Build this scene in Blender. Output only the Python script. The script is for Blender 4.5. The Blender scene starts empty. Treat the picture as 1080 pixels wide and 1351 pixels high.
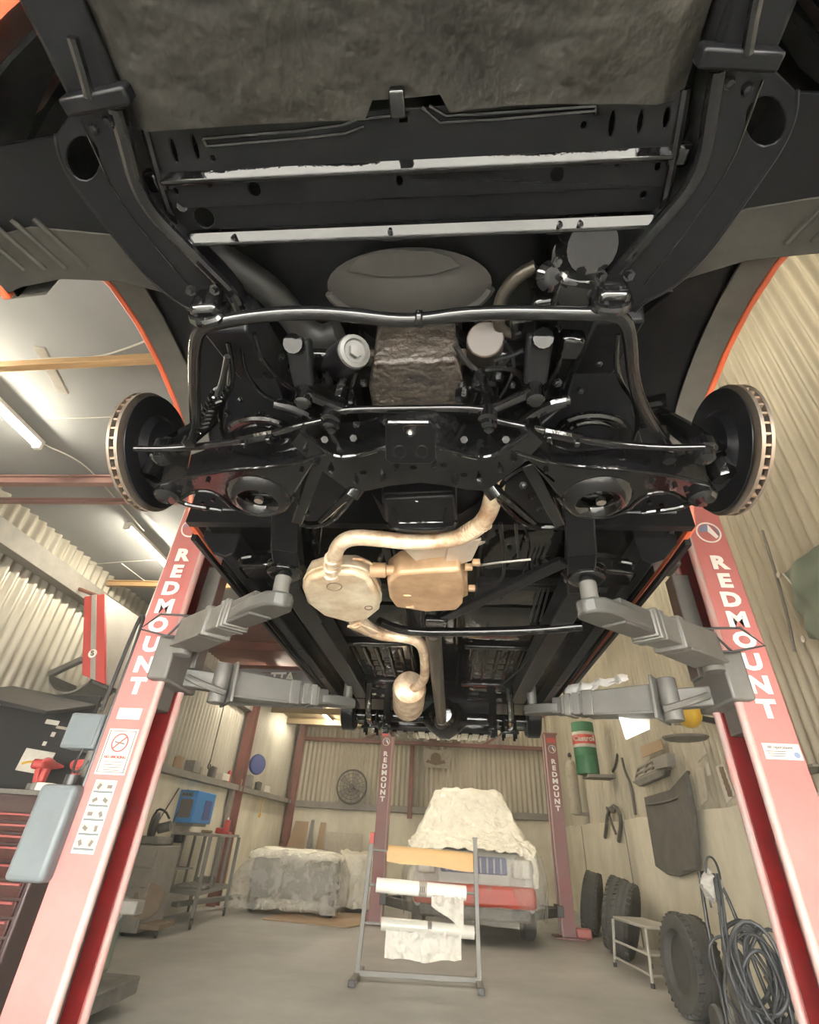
import bpy, bmesh, math, random
from mathutils import Vector, Matrix, noise
from mathutils.geometry import tessellate_polygon
random.seed(7)
SC = bpy.context.scene
COL = SC.collection
# ------------------------------------------------------------------ camera
F = 650.0                                   # focal length in pixels of the 1080 x 1351 frame
def _ray(p): return Vector((p[0] - 540.0, -(p[1] - 675.5), -F))
_up = _ray((599, -300)).normalized()        # where upright edges meet
_fw = _ray((590, 1106)); _fw = (_fw - _up * _fw.dot(_up)).normalized()   # where the long walls meet
_rt = _fw.cross(_up)
RM = Matrix((_rt, _fw, _up))
CAM = Vector((0, 0, 1.1))
cam_data = bpy.data.cameras.new('camera'); cam = bpy.data.objects.new('camera', cam_data); COL.objects.link(cam)
cam_data.sensor_fit = 'HORIZONTAL'; cam_data.sensor_width = 36; cam_data.lens = F / 1080 * 36
cam_data.clip_start = 0.02; cam_data.clip_end = 200
cam.matrix_world = Matrix.Translation(CAM) @ RM.to_4x4()
SC.camera = cam
# ------------------------------------------------------------------ world, light, exposure
w = bpy.data.worlds.new('sky'); SC.world = w; w.use_nodes = True
bg = w.node_tree.nodes['Background']
bg.inputs[0].default_value = (1.0, 0.97, 0.90, 1); bg.inputs[1].default_value = 19.0
SC.view_settings.view_transform = 'Standard'; SC.view_settings.look = 'None'
SC.view_settings.gamma = 1; SC.view_settings.use_curve_mapping = False
SC.view_settings.exposure = .95
LED = 92.0
def d_(p): return RM @ _ray(p)
def A(x, y, z):  d = d_((x, y)); return CAM + d * ((z - CAM.z) / d.z)     # point of a level plane seen at a photo position
def AY(x, y, Y): d = d_((x, y)); return CAM + d * (Y / d.y)
def AX(x, y, X): d = d_((x, y)); return CAM + d * (X / d.x)
V3 = Vector
# ------------------------------------------------------------------ materials
MATS = {}
def mat(name, col, rough=.5, metal=0, col2=None, scale=6, amt=1.0, bump=0, bscale=30, coat=0, emit=None, alpha=1, spec=.5, dust=None, contrast=.2, stretch=None, bdist=.01):
    m = bpy.data.materials.new(name); MATS[name] = m; m.use_nodes = True
    nt = m.node_tree; b = nt.nodes['Principled BSDF']; L = nt.links.new
    b.inputs['Base Color'].default_value = (*col, 1); b.inputs['Roughness'].default_value = rough
    b.inputs['Metallic'].default_value = metal; b.inputs['Coat Weight'].default_value = coat
    b.inputs['Specular IOR Level'].default_value = spec; b.inputs['Coat Roughness'].default_value = .06
    b.inputs['Alpha'].default_value = alpha
    tc = nt.nodes.new('ShaderNodeTexCoord'); src = tc.outputs['Object']
    if stretch:
        mp = nt.nodes.new('ShaderNodeMapping'); mp.inputs['Scale'].default_value = stretch; L(src, mp.inputs[0]); src = mp.outputs[0]
    if col2:
        n = nt.nodes.new('ShaderNodeTexNoise'); n.inputs['Scale'].default_value = scale; n.inputs['Detail'].default_value = 6
        n.inputs['Roughness'].default_value = .65
        r = nt.nodes.new('ShaderNodeValToRGB'); r.color_ramp.elements[0].position = .5 - contrast; r.color_ramp.elements[1].position = .5 + contrast
        c1 = [a * (1 - amt) + c * amt for a, c in zip(col, col2)]
        r.color_ramp.elements[0].color = (*col, 1); r.color_ramp.elements[1].color = (*c1, 1)
        L(src, n.inputs['Vector']); L(n.outputs['Fac'], r.inputs[0]); L(r.outputs[0], b.inputs['Base Color'])
    if bump:
        n2 = nt.nodes.new('ShaderNodeTexNoise'); n2.inputs['Scale'].default_value = bscale; n2.inputs['Detail'].default_value = 4
        bp = nt.nodes.new('ShaderNodeBump'); bp.inputs['Strength'].default_value = bump; bp.inputs['Distance'].default_value = bdist
        L(src, n2.inputs['Vector']); L(n2.outputs['Fac'], bp.inputs['Height']); L(bp.outputs[0], b.inputs['Normal'])
    if emit:
        b.inputs['Emission Color'].default_value = (*emit[0], 1); b.inputs['Emission Strength'].default_value = emit[1]
    return m
mat('black_gloss', (.0025, .0025, .0028), .05, bump=.06, bscale=30, spec=.5)
mat('black_satin', (.0045, .0045, .0055), .30, bump=.07, bscale=40, spec=.17)
mat('black_matte', (.003, .003, .0034), .75, spec=.1)
mat('tray', (.006, .006, .0055), .38, col2=(.030, .027, .022), scale=3.5, contrast=.3, bump=.5, bscale=14, bdist=.03, spec=.28)
mat('splash', (.05, .047, .04), .6, spec=.2, col2=(.015, .014, .013), scale=5, contrast=.25)
mat('shroud', (.07, .066, .06), .55, spec=.3, col2=(.05, .048, .045), scale=7)
mat('rubber_hose', (.012, .0115, .011), .5, spec=.35)
mat('oily', (.05, .038, .028), .42, col2=(.012, .011, .010), scale=18, contrast=.25, bump=.8, bscale=40, bdist=.02)
mat('filter_grey', (.10, .098, .092), .45, metal=.2)
mat('canister', (.035, .022, .014), .5, col2=(.02, .014, .01), scale=12)
mat('steel', (.55, .53, .50), .3, metal=1)
mat('disc_steel', (.20, .185, .17), .42, metal=.7, col2=(.22, .16, .11), scale=10)
mat('hub_rust', (.30, .24, .19), .6, metal=.4, col2=(.2, .11, .06), scale=12)
mat('exhaust', (.70, .60, .45), .42, metal=.25, col2=(.36, .21, .12), scale=11, contrast=.13, bump=.15, bscale=50)
mat('muffler', (.70, .63, .49), .45, metal=.2, col2=(.44, .31, .19), scale=7, contrast=.15)
mat('gear_pan', (.48, .32, .19), .5, metal=.15, col2=(.30, .18, .10), scale=9, contrast=.16)
mat('heat_shield', (.62, .59, .55), .4, metal=.35, col2=(.4, .3, .2), scale=5, contrast=.3)
mat('shaft', (.07, .058, .046), .35, metal=.5, col2=(.035, .03, .025), scale=8)
mat('orange', (.62, .105, .035), .35, coat=.3, col2=(.45, .09, .04), scale=6)
mat('rust_lip', (.5, .22, .08), .7, col2=(.25, .1, .04), scale=20)
mat('glass_dark', (.01, .012, .014), .05)
mat('lift_red', (.40, .10, .092), .5, col2=(.41, .165, .15), scale=3, contrast=.35)
mat('lift_red_channel_shade', (.19, .010, .010), .4, col2=(.13, .010, .010), scale=5)
mat('lift_edge_shading', (.30, .27, .25), .5, col2=(.42, .2, .18), scale=8)  # grey tone paints the shading along the rounded corner
mat('arm_grey', (.15, .145, .132), .5, col2=(.10, .096, .088), scale=7, contrast=.3, metal=.2)
mat('arm_dark', (.07, .068, .063), .5, metal=.2)
mat('rod_black', (.03, .03, .03), .4)
mat('white_paint', (.72, .70, .65), .5)
mat('decal_white', (.56, .53, .46), .5, col2=(.44, .41, .36), scale=20)
mat('decal_red', (.45, .06, .05), .5)
mat('decal_blue', (.16, .2, .3), .5)
mat('decal_ink', (.12, .10, .09), .5)
mat('box_grey', (.12, .14, .148), .5, col2=(.095, .11, .118), scale=5)
mat('floor', (.41, .405, .38), .5, col2=(.20, .198, .184), scale=.9, contrast=.28, bump=.12, bscale=25)
mat('galv', (.44, .415, .35), .42, metal=.35, col2=(.30, .275, .22), scale=1.6, contrast=.3, stretch=(2, 2, .5))
mat('galv_tan', (.50, .455, .35), .55, metal=.1, col2=(.27, .245, .19), scale=1.3, contrast=.28, stretch=(2, 2, .5))
mat('dado', (.74, .69, .55), .75, col2=(.40, .37, .29), scale=1.4, contrast=.26, bump=.25, bscale=12, stretch=(1, 1, .6))
mat('ceil', (.22, .23, .235), .7, col2=(.29, .295, .29), scale=1.2, contrast=.3)
mat('ceil_timber', (.36, .28, .17), .7, col2=(.28, .21, .12), scale=3)
mat('rust_steel', (.20, .075, .055), .6, col2=(.13, .06, .05), scale=4)
mat('dusty_steel', (.16, .15, .135), .6, col2=(.24, .22, .19), scale=6)
mat('timber', (.52, .33, .16), .6, col2=(.40, .25, .12), scale=5, stretch=(1, 8, 8))
mat('cable', (.55, .53, .48), .6)
mat('led', (1, 1, 1), .5, emit=((1.0, .91, .72), LED))
mat('batten', (.75, .73, .68), .5)
mat('heater_red', (.42, .06, .055), .5)
mat('heater_grey', (.33, .31, .28), .5, col2=(.27, .25, .22), scale=4)
mat('chest_red', (.045, .012, .012), .35)
mat('chest_rail', (.30, .08, .075), .4)
mat('chest_dark', (.05, .03, .03), .4)
mat('black_board', (.018, .018, .02), .5)
mat('welder_blue', (.035, .19, .46), .45)
mat('navy', (.06, .08, .22), .5)
mat('cardboard', (.33, .23, .14), .8, col2=(.27, .19, .12), scale=3)
mat('film', (.78, .76, .68), .22, alpha=.37, bump=1, bscale=7, bdist=.07, col2=(.5, .48, .42), scale=5)
mat('film_white', (.88, .85, .74), .28, alpha=.97, bump=1.0, bscale=9, bdist=.05, col2=(.72, .69, .58), scale=9)
mat('film_clear', (.74, .72, .64), .2, alpha=.38, bump=1, bscale=8, bdist=.06, stretch=(1, 1, .3))
mat('paper_brown', (.62, .40, .17), .6, col2=(.56, .36, .16), scale=3)
mat('roll_white', (.80, .79, .74), .3)
mat('roll_clear', (.66, .65, .58), .2, alpha=.8)
mat('rack_grey', (.17, .165, .15), .5)
mat('tyre', (.035, .034, .032), .75, col2=(.07, .066, .06), scale=6)
mat('stool', (.40, .385, .34), .5, metal=.3)
mat('hose', (.045, .048, .052), .5)
mat('plastic_bag', (.62, .60, .56), .3, alpha=.7)
mat('plastic_white', (.62, .61, .59), .4, bump=.6, bscale=25)
mat('engine_dark', (.07, .066, .06), .6, col2=(.16, .15, .13), scale=9)
mat('car_red', (.42, .05, .025), .4)
mat('car_silver', (.42, .41, .38), .4)
mat('drum_green', (.04, .16, .075), .45)
mat('drum_red', (.55, .07, .05), .45)
mat('yellow', (.62, .38, .04), .5)
mat('liner_black', (.055, .052, .045), .7, col2=(.11, .10, .085), scale=5)
mat('sign_grey', (.42, .38, .30), .6, col2=(.30, .27, .22), scale=14)
mat('tarp_green', (.13, .16, .12), .6)
mat('tarp_silver', (.56, .53, .43), .3, bump=1, bscale=7, bdist=.06)
mat('dust_brown', (.14, .10, .07), .8, col2=(.2, .15, .1), scale=8)
mat('chain', (.10, .095, .085), .5, metal=.5)
mat('fan_dark', (.06, .055, .05), .6)
# ------------------------------------------------------------------ geometry helpers
OFF = {}
def sub(o): return OFF.get(o.name, V3((0, 0, 0))) if o else V3((0, 0, 0))
class G:
    def __init__(s): s.v = []; s.f = []
    def add(s, vs, fs):
        k = len(s.v); s.v += [V3(v) for v in vs]; s.f += [[i + k for i in f] for f in fs]; return s
    def box(s, c, size, rot=None):
        c = V3(c); R = rot or Matrix.Identity(3); hx, hy, hz = [q / 2 for q in size]
        vs = [c + R @ V3((x * hx, y * hy, z * hz)) for z in (-1, 1) for y in (-1, 1) for x in (-1, 1)]
        return s.add(vs, [(0, 2, 3, 1), (4, 5, 7, 6), (0, 1, 5, 4), (2, 6, 7, 3), (0, 4, 6, 2), (1, 3, 7, 5)])
    def beam(s, a, b, wd, ht, up=(0, 0, 1), taper=1):
        a, b = V3(a), V3(b); d = (b - a).normalized(); sd = d.cross(V3(up)).normalized(); u = sd.cross(d)
        vs = []
        for p, k in ((a, 1), (b, taper)):
            vs += [p + sd * (x * wd / 2 * k) + u * (z * ht / 2 * k) for x, z in ((-1, -1), (1, -1), (1, 1), (-1, 1))]
        return s.add(vs, [(0, 1, 2, 3), (7, 6, 5, 4), (0, 4, 5, 1), (1, 5, 6, 2), (2, 6, 7, 3), (3, 7, 4, 0)])
    def tube(s, path, r, n=10, smooth=0, close=False, flat=None):
        P = [V3(p) for p in path]
        for _ in range(smooth):
            Q = []
            m = len(P)
            if not close: Q.append(P[0])
            for i in range(m if close else m - 1):
                a, b = P[i], P[(i + 1) % m]
                Q += [a * .75 + b * .25, a * .25 + b * .75]
            if not close: Q.append(P[-1])
            P = Q
        m = len(P)
        rs = r if isinstance(r, (list, tuple)) else [r] * m
        if len(rs) != m:
            rs = [rs[min(len(rs) - 1, int(i / (m - 1) * (len(rs) - 1)))] * (1 - (i / (m - 1) * (len(rs) - 1)) % 1) + rs[min(len(rs) - 1, int(i / (m - 1) * (len(rs) - 1)) + 1)] * ((i / (m - 1) * (len(rs) - 1)) % 1) for i in range(m)]
        vs = []; fs = []; u = None
        for i, p in enumerate(P):
            if close: t = P[(i + 1) % m] - P[i - 1]
            else: t = P[min(i + 1, m - 1)] - P[max(i - 1, 0)]
            t.normalize()
            if u is None: u = t.orthogonal().normalized()
            else:
                u = u - t * u.dot(t)
                u = u.normalized() if u.length > 1e-6 else t.orthogonal().normalized()
            q = t.cross(u)
            for k in range(n):
                a = 2 * math.pi * k / n
                vs.append(p + (u * math.cos(a) + q * math.sin(a)) * rs[i])
        for i in range(m if close else m - 1):
            for k in range(n):
                j = (i + 1) % m
                fs.append((i * n + k, i * n + (k + 1) % n, j * n + (k + 1) % n, j * n + k))
        if not close: fs += [tuple(range(n))[::-1], tuple(range((m - 1) * n, m * n))]
        return s.add(vs, fs)
    def prism(s, poly, up, holes=()):
        loops = [[V3(p) for p in poly]] + [[V3(p) for p in h] for h in holes]
        up = V3(up); flat = [p for l in loops for p in l]; n = len(flat)
        nv = V3((0, 0, 0)); l0 = loops[0]
        for i in range(len(l0)): nv += l0[i].cross(l0[(i + 1) % len(l0)])
        nv.normalize(); ax = nv.orthogonal().normalized(); ay = nv.cross(ax)
        tri = tessellate_polygon([[V3((p.dot(ax), p.dot(ay), 0)) for p in l] for l in loops])
        fs = [tuple(t) for t in tri] + [tuple(i + n for i in reversed(t)) for t in tri]
        k = 0
        for l in loops:
            m = len(l)
            fs += [(k + i, k + (i + 1) % m, n + k + (i + 1) % m, n + k + i) for i in range(m)]; k += m
        return s.add(flat + [p + up for p in flat], fs)
    def lathe(s, prof, o, axis=(0, 0, 1), n=24, loop=False):
        o = V3(o); t = V3(axis).normalized(); u = t.orthogonal().normalized(); q = t.cross(u); vs = []; fs = []
        m = len(prof)
        for r, h in prof:
            for k in range(n):
                a = 2 * math.pi * k / n
                vs.append(o + t * h + (u * math.cos(a) + q * math.sin(a)) * max(r, 1e-4))
        for i in range(m if loop else m - 1):
            for k in range(n):
                j = (i + 1) % m
                fs.append((i * n + k, i * n + (k + 1) % n, j * n + (k + 1) % n, j * n + k))
        if not loop: fs += [tuple(range(n))[::-1], tuple(range((m - 1) * n, m * n))]
        return s.add(vs, fs)
    def cyl(s, a, b, r, n=16, r2=None):
        a, b = V3(a), V3(b); return s.lathe([(r, 0), (r2 or r, (b - a).length)], a, b - a, n)
    def ball(s, c, r, n=12, sq=(1, 1, 1)):
        vs = []; fs = []; m = n // 2
        for i in range(m + 1):
            ph = math.pi * i / m
            for k in range(n):
                a = 2 * math.pi * k / n
                vs.append(V3(c) + V3((math.sin(ph) * math.cos(a) * sq[0], math.sin(ph) * math.sin(a) * sq[1], math.cos(ph) * sq[2])) * max(r, 1e-4))
        for i in range(m):
            for k in range(n): fs.append((i * n + k, i * n + (k + 1) % n, (i + 1) * n + (k + 1) % n, (i + 1) * n + k))
        return s.add(vs, fs)
    def grid(s, fn, nu, nv, thick=None):
        vs = [V3(fn(i / nu, j / nv)) for j in range(nv + 1) for i in range(nu + 1)]
        fs = [(j * (nu + 1) + i, j * (nu + 1) + i + 1, (j + 1) * (nu + 1) + i + 1, (j + 1) * (nu + 1) + i) for j in range(nv) for i in range(nu)]
        if thick:
            t = V3(thick); n = len(vs); vs2 = [v + t for v in vs]
            fs2 = [tuple(a + n for a in reversed(f)) for f in fs]; e = []
            W = nu + 1
            ring = [i for i in range(W)] + [j * W + nu for j in range(1, nv + 1)] + [nv * W + i for i in range(nu - 1, -1, -1)] + [j * W for j in range(nv - 1, 0, -1)]
            for a, b in zip(ring, ring[1:] + ring[:1]): e.append((b, a, a + n, b + n))
            vs += vs2; fs += fs2 + e
        return s.add(vs, fs)
    def mir(s, xc):
        for v in s.v: v.x = 2 * xc - v.x
        return s
    def obj(s, name, m, parent=None, bev=0, ang=35, label=None, seg=2, recalc=True, keep=False):
        off = sub(parent)
        me = bpy.data.meshes.new(name); me.from_pydata([tuple(v - off) for v in s.v], [], s.f); me.validate()
        if recalc:
            bm = bmesh.new(); bm.from_mesh(me); bmesh.ops.recalc_face_normals(bm, faces=bm.faces); bm.to_mesh(me); bm.free()
        for p in me.polygons: p.use_smooth = True
        me.set_sharp_from_angle(angle=math.radians(ang))
        me.materials.append(MATS[m]); o = bpy.data.objects.new(name, me); COL.objects.link(o)
        if parent: o.parent = parent
        OFF[o.name] = off
        if bev:
            b = o.modifiers.new('bevel', 'BEVEL'); b.width = bev; b.segments = seg; b.limit_method = 'ANGLE'; b.angle_limit = math.radians(40); b.harden_normals = False
        if label: o['label'] = label
        return o
def thing(name, label, cat, loc, group=None):
    o = bpy.data.objects.new(name, None); COL.objects.link(o); o.location = loc; o.empty_display_size = .1
    o['label'] = label; o['category'] = cat; OFF[o.name] = V3(loc)
    if group: o['group'] = group
    return o
def tag(o, label, cat, group=None):
    o['label'] = label; o['category'] = cat
    if group: o['group'] = group
    return o
def struct(o, label=None):
    o['kind'] = 'structure'
    if label: o['label'] = label
    return o
def one(g, name, m, label, cat, group=None, **k): return tag(g.obj(name, m, None, **k), label, cat, group)
def text(body, size, m, parent, o, ax, ay, name='lettering', bold=.0, lift=.003, sx=1.0):
    cu = bpy.data.curves.new(name, 'FONT'); cu.body = body; cu.size = size; cu.align_x = 'CENTER'; cu.align_y = 'CENTER'
    cu.offset = bold; cu.extrude = .001; cu.resolution_u = 3
    tmp = bpy.data.objects.new('tmp', cu); me = bpy.data.meshes.new_from_object(tmp)
    bpy.data.objects.remove(tmp); bpy.data.curves.remove(cu)
    ax, ay = V3(ax).normalized(), V3(ay).normalized(); n = ax.cross(ay); off = sub(parent)
    for v in me.vertices: v.co = V3(o) + ax * (v.co.x * sx) + ay * v.co.y + n * (v.co.z + lift) - off
    me.materials.append(MATS[m]); me.name = name
    ob = bpy.data.objects.new(name, me); COL.objects.link(ob); ob.parent = parent; OFF[ob.name] = off
    return ob
def RZ(a): return Matrix.Rotation(a, 3, 'Z')
def RX(a): return Matrix.Rotation(a, 3, 'X')
def RY(a): return Matrix.Rotation(a, 3, 'Y')
def nz(p, s, k=0): return noise.noise(V3(p) * s + V3((k, k * 1.7, k * .3)))
def rect(ax, ay, hx, hy, o): return [o - ax * hx - ay * hy, o + ax * hx - ay * hy, o + ax * hx + ay * hy, o - ax * hx + ay * hy]
def ell(c, rx, ry, z, n=16): return [A(c[0] + rx * math.cos(2 * math.pi * i / n), c[1] + ry * math.sin(2 * math.pi * i / n), z) for i in range(n)]
def PX(l, z): return [A(x, y, z) for x, y in l]
mat('beam_pale', (.30, .17, .15), .6, col2=(.24, .13, .12), scale=4)
mat('liner_painted_sheen', (.03, .033, .038), .28, col2=(.05, .055, .065), scale=7)  # blue-grey tone paints the glare on the rear of the wheel house
mat('film_front', (.74, .72, .64), .2, alpha=.2, bump=1, bscale=8, bdist=.06, stretch=(1, 1, .3))
# ================================================================== the workshop shell
XL, XR, YB, YF, ZC, XM, ZH = -4.15, 2.85, 14.6, -1.6, 3.62, .35, 5.5
struct(G().box(((XL + XR) / 2, (YB + YF) / 2 - 3, -.1), (XR - XL + .4, YB - YF + 6.4, .2)).obj('floor', 'floor'), 'worn grey concrete workshop floor')
def corrugated(o, along, nrm, Ln, z0, z1, name, m, label):
    o, along, nrm = V3(o), V3(along), V3(nrm); n = int(Ln / .125 * 10)
    def fn(u, v): return o + along * (u * Ln) + nrm * (.022 * math.cos(u * Ln / .125 * 2 * math.pi)) + V3((0, 0, z0 + (z1 - z0) * v))
    return struct(G().grid(fn, n, 1).obj(name, m, ang=80, recalc=False), label)
corrugated((XL, YF, 0), (0, 1, 0), (1, 0, 0), YB - YF, 1.7, ZC + .08, 'wall_left', 'galv', 'upright corrugated iron sheeting on the left wall')
corrugated((XR, YF, 0), (0, 1, 0), (-1, 0, 0), YB - YF, 1.5, ZH + .08, 'wall_right', 'galv_tan', 'corrugated sheeting above the cream wall on the right')
corrugated((XL, YB, 0), (1, 0, 0), (0, -1, 0), XR - XL, 1.6, ZH + .08, 'wall_back', 'galv_tan', 'corrugated sheeting of the end wall')
struct(G().box((XL + .0, (YF + YB) / 2, .86), (.16, YB - YF, 1.72)).obj('wall_left_base', 'dado'), 'cream painted masonry base of the left wall')
def dado_top(y): return 1.54 + .03 * nz((y, 0, 0), 1.3) + .015 * nz((y, 3, 0), 6)
g = G(); n = 80; poly = [V3((XR - .06, YF, 0))] + [V3((XR - .06, YF + (YB - YF) * i / n, dado_top(i * .25))) for i in range(n + 1)] + [V3((XR - .06, YB, 0))]
g.prism(poly, (.14, 0, 0)); struct(g.obj('wall_right_base', 'dado'), 'cream painted masonry base of the right wall')
struct(G().box(((XL + XR) / 2, YB, .83), (XR - XL, .14, 1.66)).obj('wall_back_base', 'dado'), 'cream painted base of the end wall')
fw_ = struct(G().box(((XL + XR) / 2, YF, 3.68), (XR - XL + .3, .15, 3.85)).box((-3.45, YF, 1.5), (1.5, .15, 3.0)).box((2.5, YF, 1.5), (.8, .15, 3.0)).obj('wall_front', 'galv_tan'), 'wall around the open workshop door')
XQ = (XL + XM) / 2; WQ = XM - XL + .2
struct(G().box((XQ, (YF + 6.4) / 2, ZC + .05), (WQ, 6.4 - YF + .2, .08)).obj('ceiling', 'ceil'), 'dark grey lined ceiling near the hoist')
struct(G().box((XQ, (6.4 + 10.6) / 2, ZC + .06), (WQ, 4.3, .08)).obj('ceiling_mid', 'rust_steel'), 'rusty brown roof underside')
struct(G().box((XQ, (10.6 + YB) / 2, ZC + .02), (WQ, YB - 10.6 + .2, .08)).obj('ceiling_rear', 'ceil_timber'), 'tan boarded ceiling at the far end')
struct(G().box(((XM + XR) / 2, (YF + YB) / 2, ZH + .05), (XR - XM + .3, YB - YF + .2, .08)).obj('ceiling_high', 'ceil_timber'), 'high roof lining over the right bay')
struct(G().box((XM + .05, (YF + YB) / 2, (ZC + ZH) / 2 + .03), (.08, YB - YF + .2, ZH - ZC + .1)).obj('wall_step', 'galv_tan'), 'upstand between the low and the high roof')
k = 0
def trim(g, m, label, bev=.003):
    global k
    k += 1; return struct(g.obj('trim_%d' % k, m, bev=bev), label)
def ibeam(a, b, d, wd, m, label, up=(0, 0, 1)):
    a, b = V3(a), V3(b); t = (b - a).normalized(); u = V3(up); g = G()
    g.beam(a, b, .012, d, up); g.beam(a + u * d / 2, b + u * d / 2, wd, .014, up); g.beam(a - u * d / 2, b - u * d / 2, wd, .014, up)
    return trim(g, m, label, .002)
ibeam((XL, A(80, 634, 3.5).y, 3.5), (XM, A(80, 634, 3.5).y, 3.5), .07, .06, 'beam_pale', 'rust red roof beam')
ibeam((XL, A(100, 661, 3.52).y, 3.52), (XM, A(100, 661, 3.52).y, 3.52),    .035, .04, 'beam_pale', 'slim pale red roof tie')
ibeam((XL, A(165, 770, 3.52).y, 3.52), (XM, A(165, 770, 3.52).y, 3.52), .06, .05, 'timber', 'narrow orange roof batten')
for yy, m in ((7.4, 'rust_steel'), (8.7, 'rust_steel'), (10.0, 'rust_steel'), (12.0, 'ceil_timber'), (13.3, 'ceil_timber')):
    ibeam((XL, yy, 3.5), (XM, yy, 3.5), .12, .08, m, 'roof beam across the far end')
trim(G().beam((XL + .1, YF, 3.22), (XL + .1, 10.6, 3.22), .14, .20), 'dusty_steel', 'dusty steel eaves beam along the left wall')
trim(G().beam((XL + .12, YF, 1.76), (XL + .12, YB, 1.76), .22, .09), 'dusty_steel', 'dusty steel ledge along the left wall')
trim(G().beam((XL, YB - .1, 1.74), (XR, YB - .1, 1.74), .12, .14), 'dusty_steel', 'steel girt along the end wall')
trim(G().beam((XL, YB - .12, 3.28), (XR, YB - .12, 3.28), .1, .09), 'rust_steel', 'rusty steel girt high on the end wall')
for a, b in (((-2.4, 3.28), (-1.6, 3.58)), ((-.9, 3.58), (-.2, 3.28)), ((.9, 3.28), (1.6, 3.7))):
    trim(G().beam((a[0], YB - .14, a[1]), (b[0], YB - .14, b[1]), .05, .06), 'rust_steel', 'slanting rusty roof brace')
def hcol(x, y, label):
    g = G(); g.box((x, y, 1.8), (.014, .2, 3.6)); g.box((x, y - .1, 1.8), (.16, .014, 3.6)); g.box((x, y + .1, 1.8), (.16, .014, 3.6)); return trim(g, 'rust_steel', label, .002)
hcol(XL + .17, AX(322, 1000, XL + .17).y, 'red brown steel column on the left wall')
hcol(XL + .2, YB - .35, 'red brown steel column in the far corner')
trim(G().box((-.95, YB - .15, 2.4), (.12, .1, 1.7)), 'rust_steel', 'rusty upright on the end wall')
for yy in (9.2, 12.1): trim(G().box((XR - .135, yy, .77), (.012, .03, 1.5)), 'dusty_steel', 'dark joint in the cream wall')
# ------------------------------------------------------------------ ceiling fittings
def led(p, ln, label, tilt=0):
    x, y, z = p; t = thing('ceiling_light', label, 'ceiling light', (x, y, z), 'slim tube lights under the ceiling')
    G().box((x, y, z + .02), (.07, ln, .035)).obj('housing', 'batten', t, bev=.004)
    G().tube([(x, y - ln / 2 + .01, z - .012), (x, y + ln / 2 - .01, z - .012)], .024, 12).obj('light_tube', 'led', t)
    for s in (-1, 1): G().box((x, y + s * (ln / 2 - .012), z - .01), (.062, .03, .06)).obj('end_cap', 'batten', t, bev=.003)
z = 3.52
led(((A(0, 530, z).x + A(42, 575, z).x) / 2 - .03, A(20, 552, z).y - .30, z), 1.2, 'bright tube light at the edge of the picture above the white plank')
led((A(207, 732, z).x, A(207, 732, z).y, z), 1.2, 'bright tube light beside the top of the lettered red post')
led((A(434, 949, z).x, A(434, 949, z).y - .2, z), 1.5, 'tube light under the tan ceiling at the far end')
led((-3.2, 9.4, z), 1.2, 'tube light on the rusty roof behind the grey lift arm')
led((-.5, 8.3, z), 1.2, 'added tube light brightening the wrapped car from in front, hidden by the raised car')  # unseen lamp, added to lift the light on the wrapped car
led((-.5, 11.0, z), 1.2, 'added tube light brightening the wrapped car from above, hidden by the raised car')  # second unseen lamp added for the top of the wrapped car
for yy, q in ((3.0, 'nearest'), (6.4, 'second'), (9.8, 'third'), (12.9, 'farthest')): led((1.5, yy, ZH - .06), 1.2, q + ' tube light under the high roof of the right bay')
# timber strip, plank and wiring under the ceiling
a, b = A(-10, 492, 3.5), A(230, 472, 3.5); a.x = XL; b = a + (b - a) * 1.8
one(G().beam(a, b, .05, .05), 'timber_batten', 'timber', 'long tan timber batten fixed under the grey ceiling', 'batten', bev=.004)
p0, p1 = A(52, 458, 3.56), A(84, 518, 3.56)
one(G().beam(p0, p1, .07, .02), 'white_plank', 'decal_white', 'short pale plank across the batten under the grey ceiling', 'plank', bev=.003)
def wire(px, name, label, r=.006, z=3.55, m='cable', zs=None):
    pts = [A(x, y, (zs[i] if zs else z)) for i, (x, y) in enumerate(px)]
    return one(G().tube(pts, r, 6, smooth=2), name, m, label, 'cable')
wire([(-5, 497), (20, 478), (70, 472), (130, 472), (180, 455), (215, 440)], 'ceiling_cable', 'thin pale cable looping above the tan timber batten')
wire([(40, 572), (60, 588), (85, 598), (110, 612), (128, 630), (150, 655), (190, 700)], 'ceiling_cable', 'pale cable running on from the end of the nearest tube light')
wire([(80, 748), (150, 742), (215, 738)], 'ceiling_cable', 'thin pale cable strung level beside the second tube light', .004)
wire([(160, 743), (185, 762), (215, 785)], 'ceiling_cable', 'thin pale cable dropping towards the red post', .004)
wire([(60, 552), (100, 552), (150, 550)], 'ceiling_cable', 'short string with scraps of tape under the grey ceiling', .004)
# ================================================================== the raised car, front end overhead
XC = -.062
car = thing('lifted_car', 'orange car raised on the hoist showing its glossy black underbody', 'car', (XC, 2.3, 1.72))
CZ = 1.72
def mx(v, s): return V3(v) if s > 0 else V3((2 * XC - v.x, v.y, v.z))
def both(fn):
    for s in (1, -1): fn(s)
def P(g, name, m, parent=None, **k): return g.obj(name, m, parent or car, **k)
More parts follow.
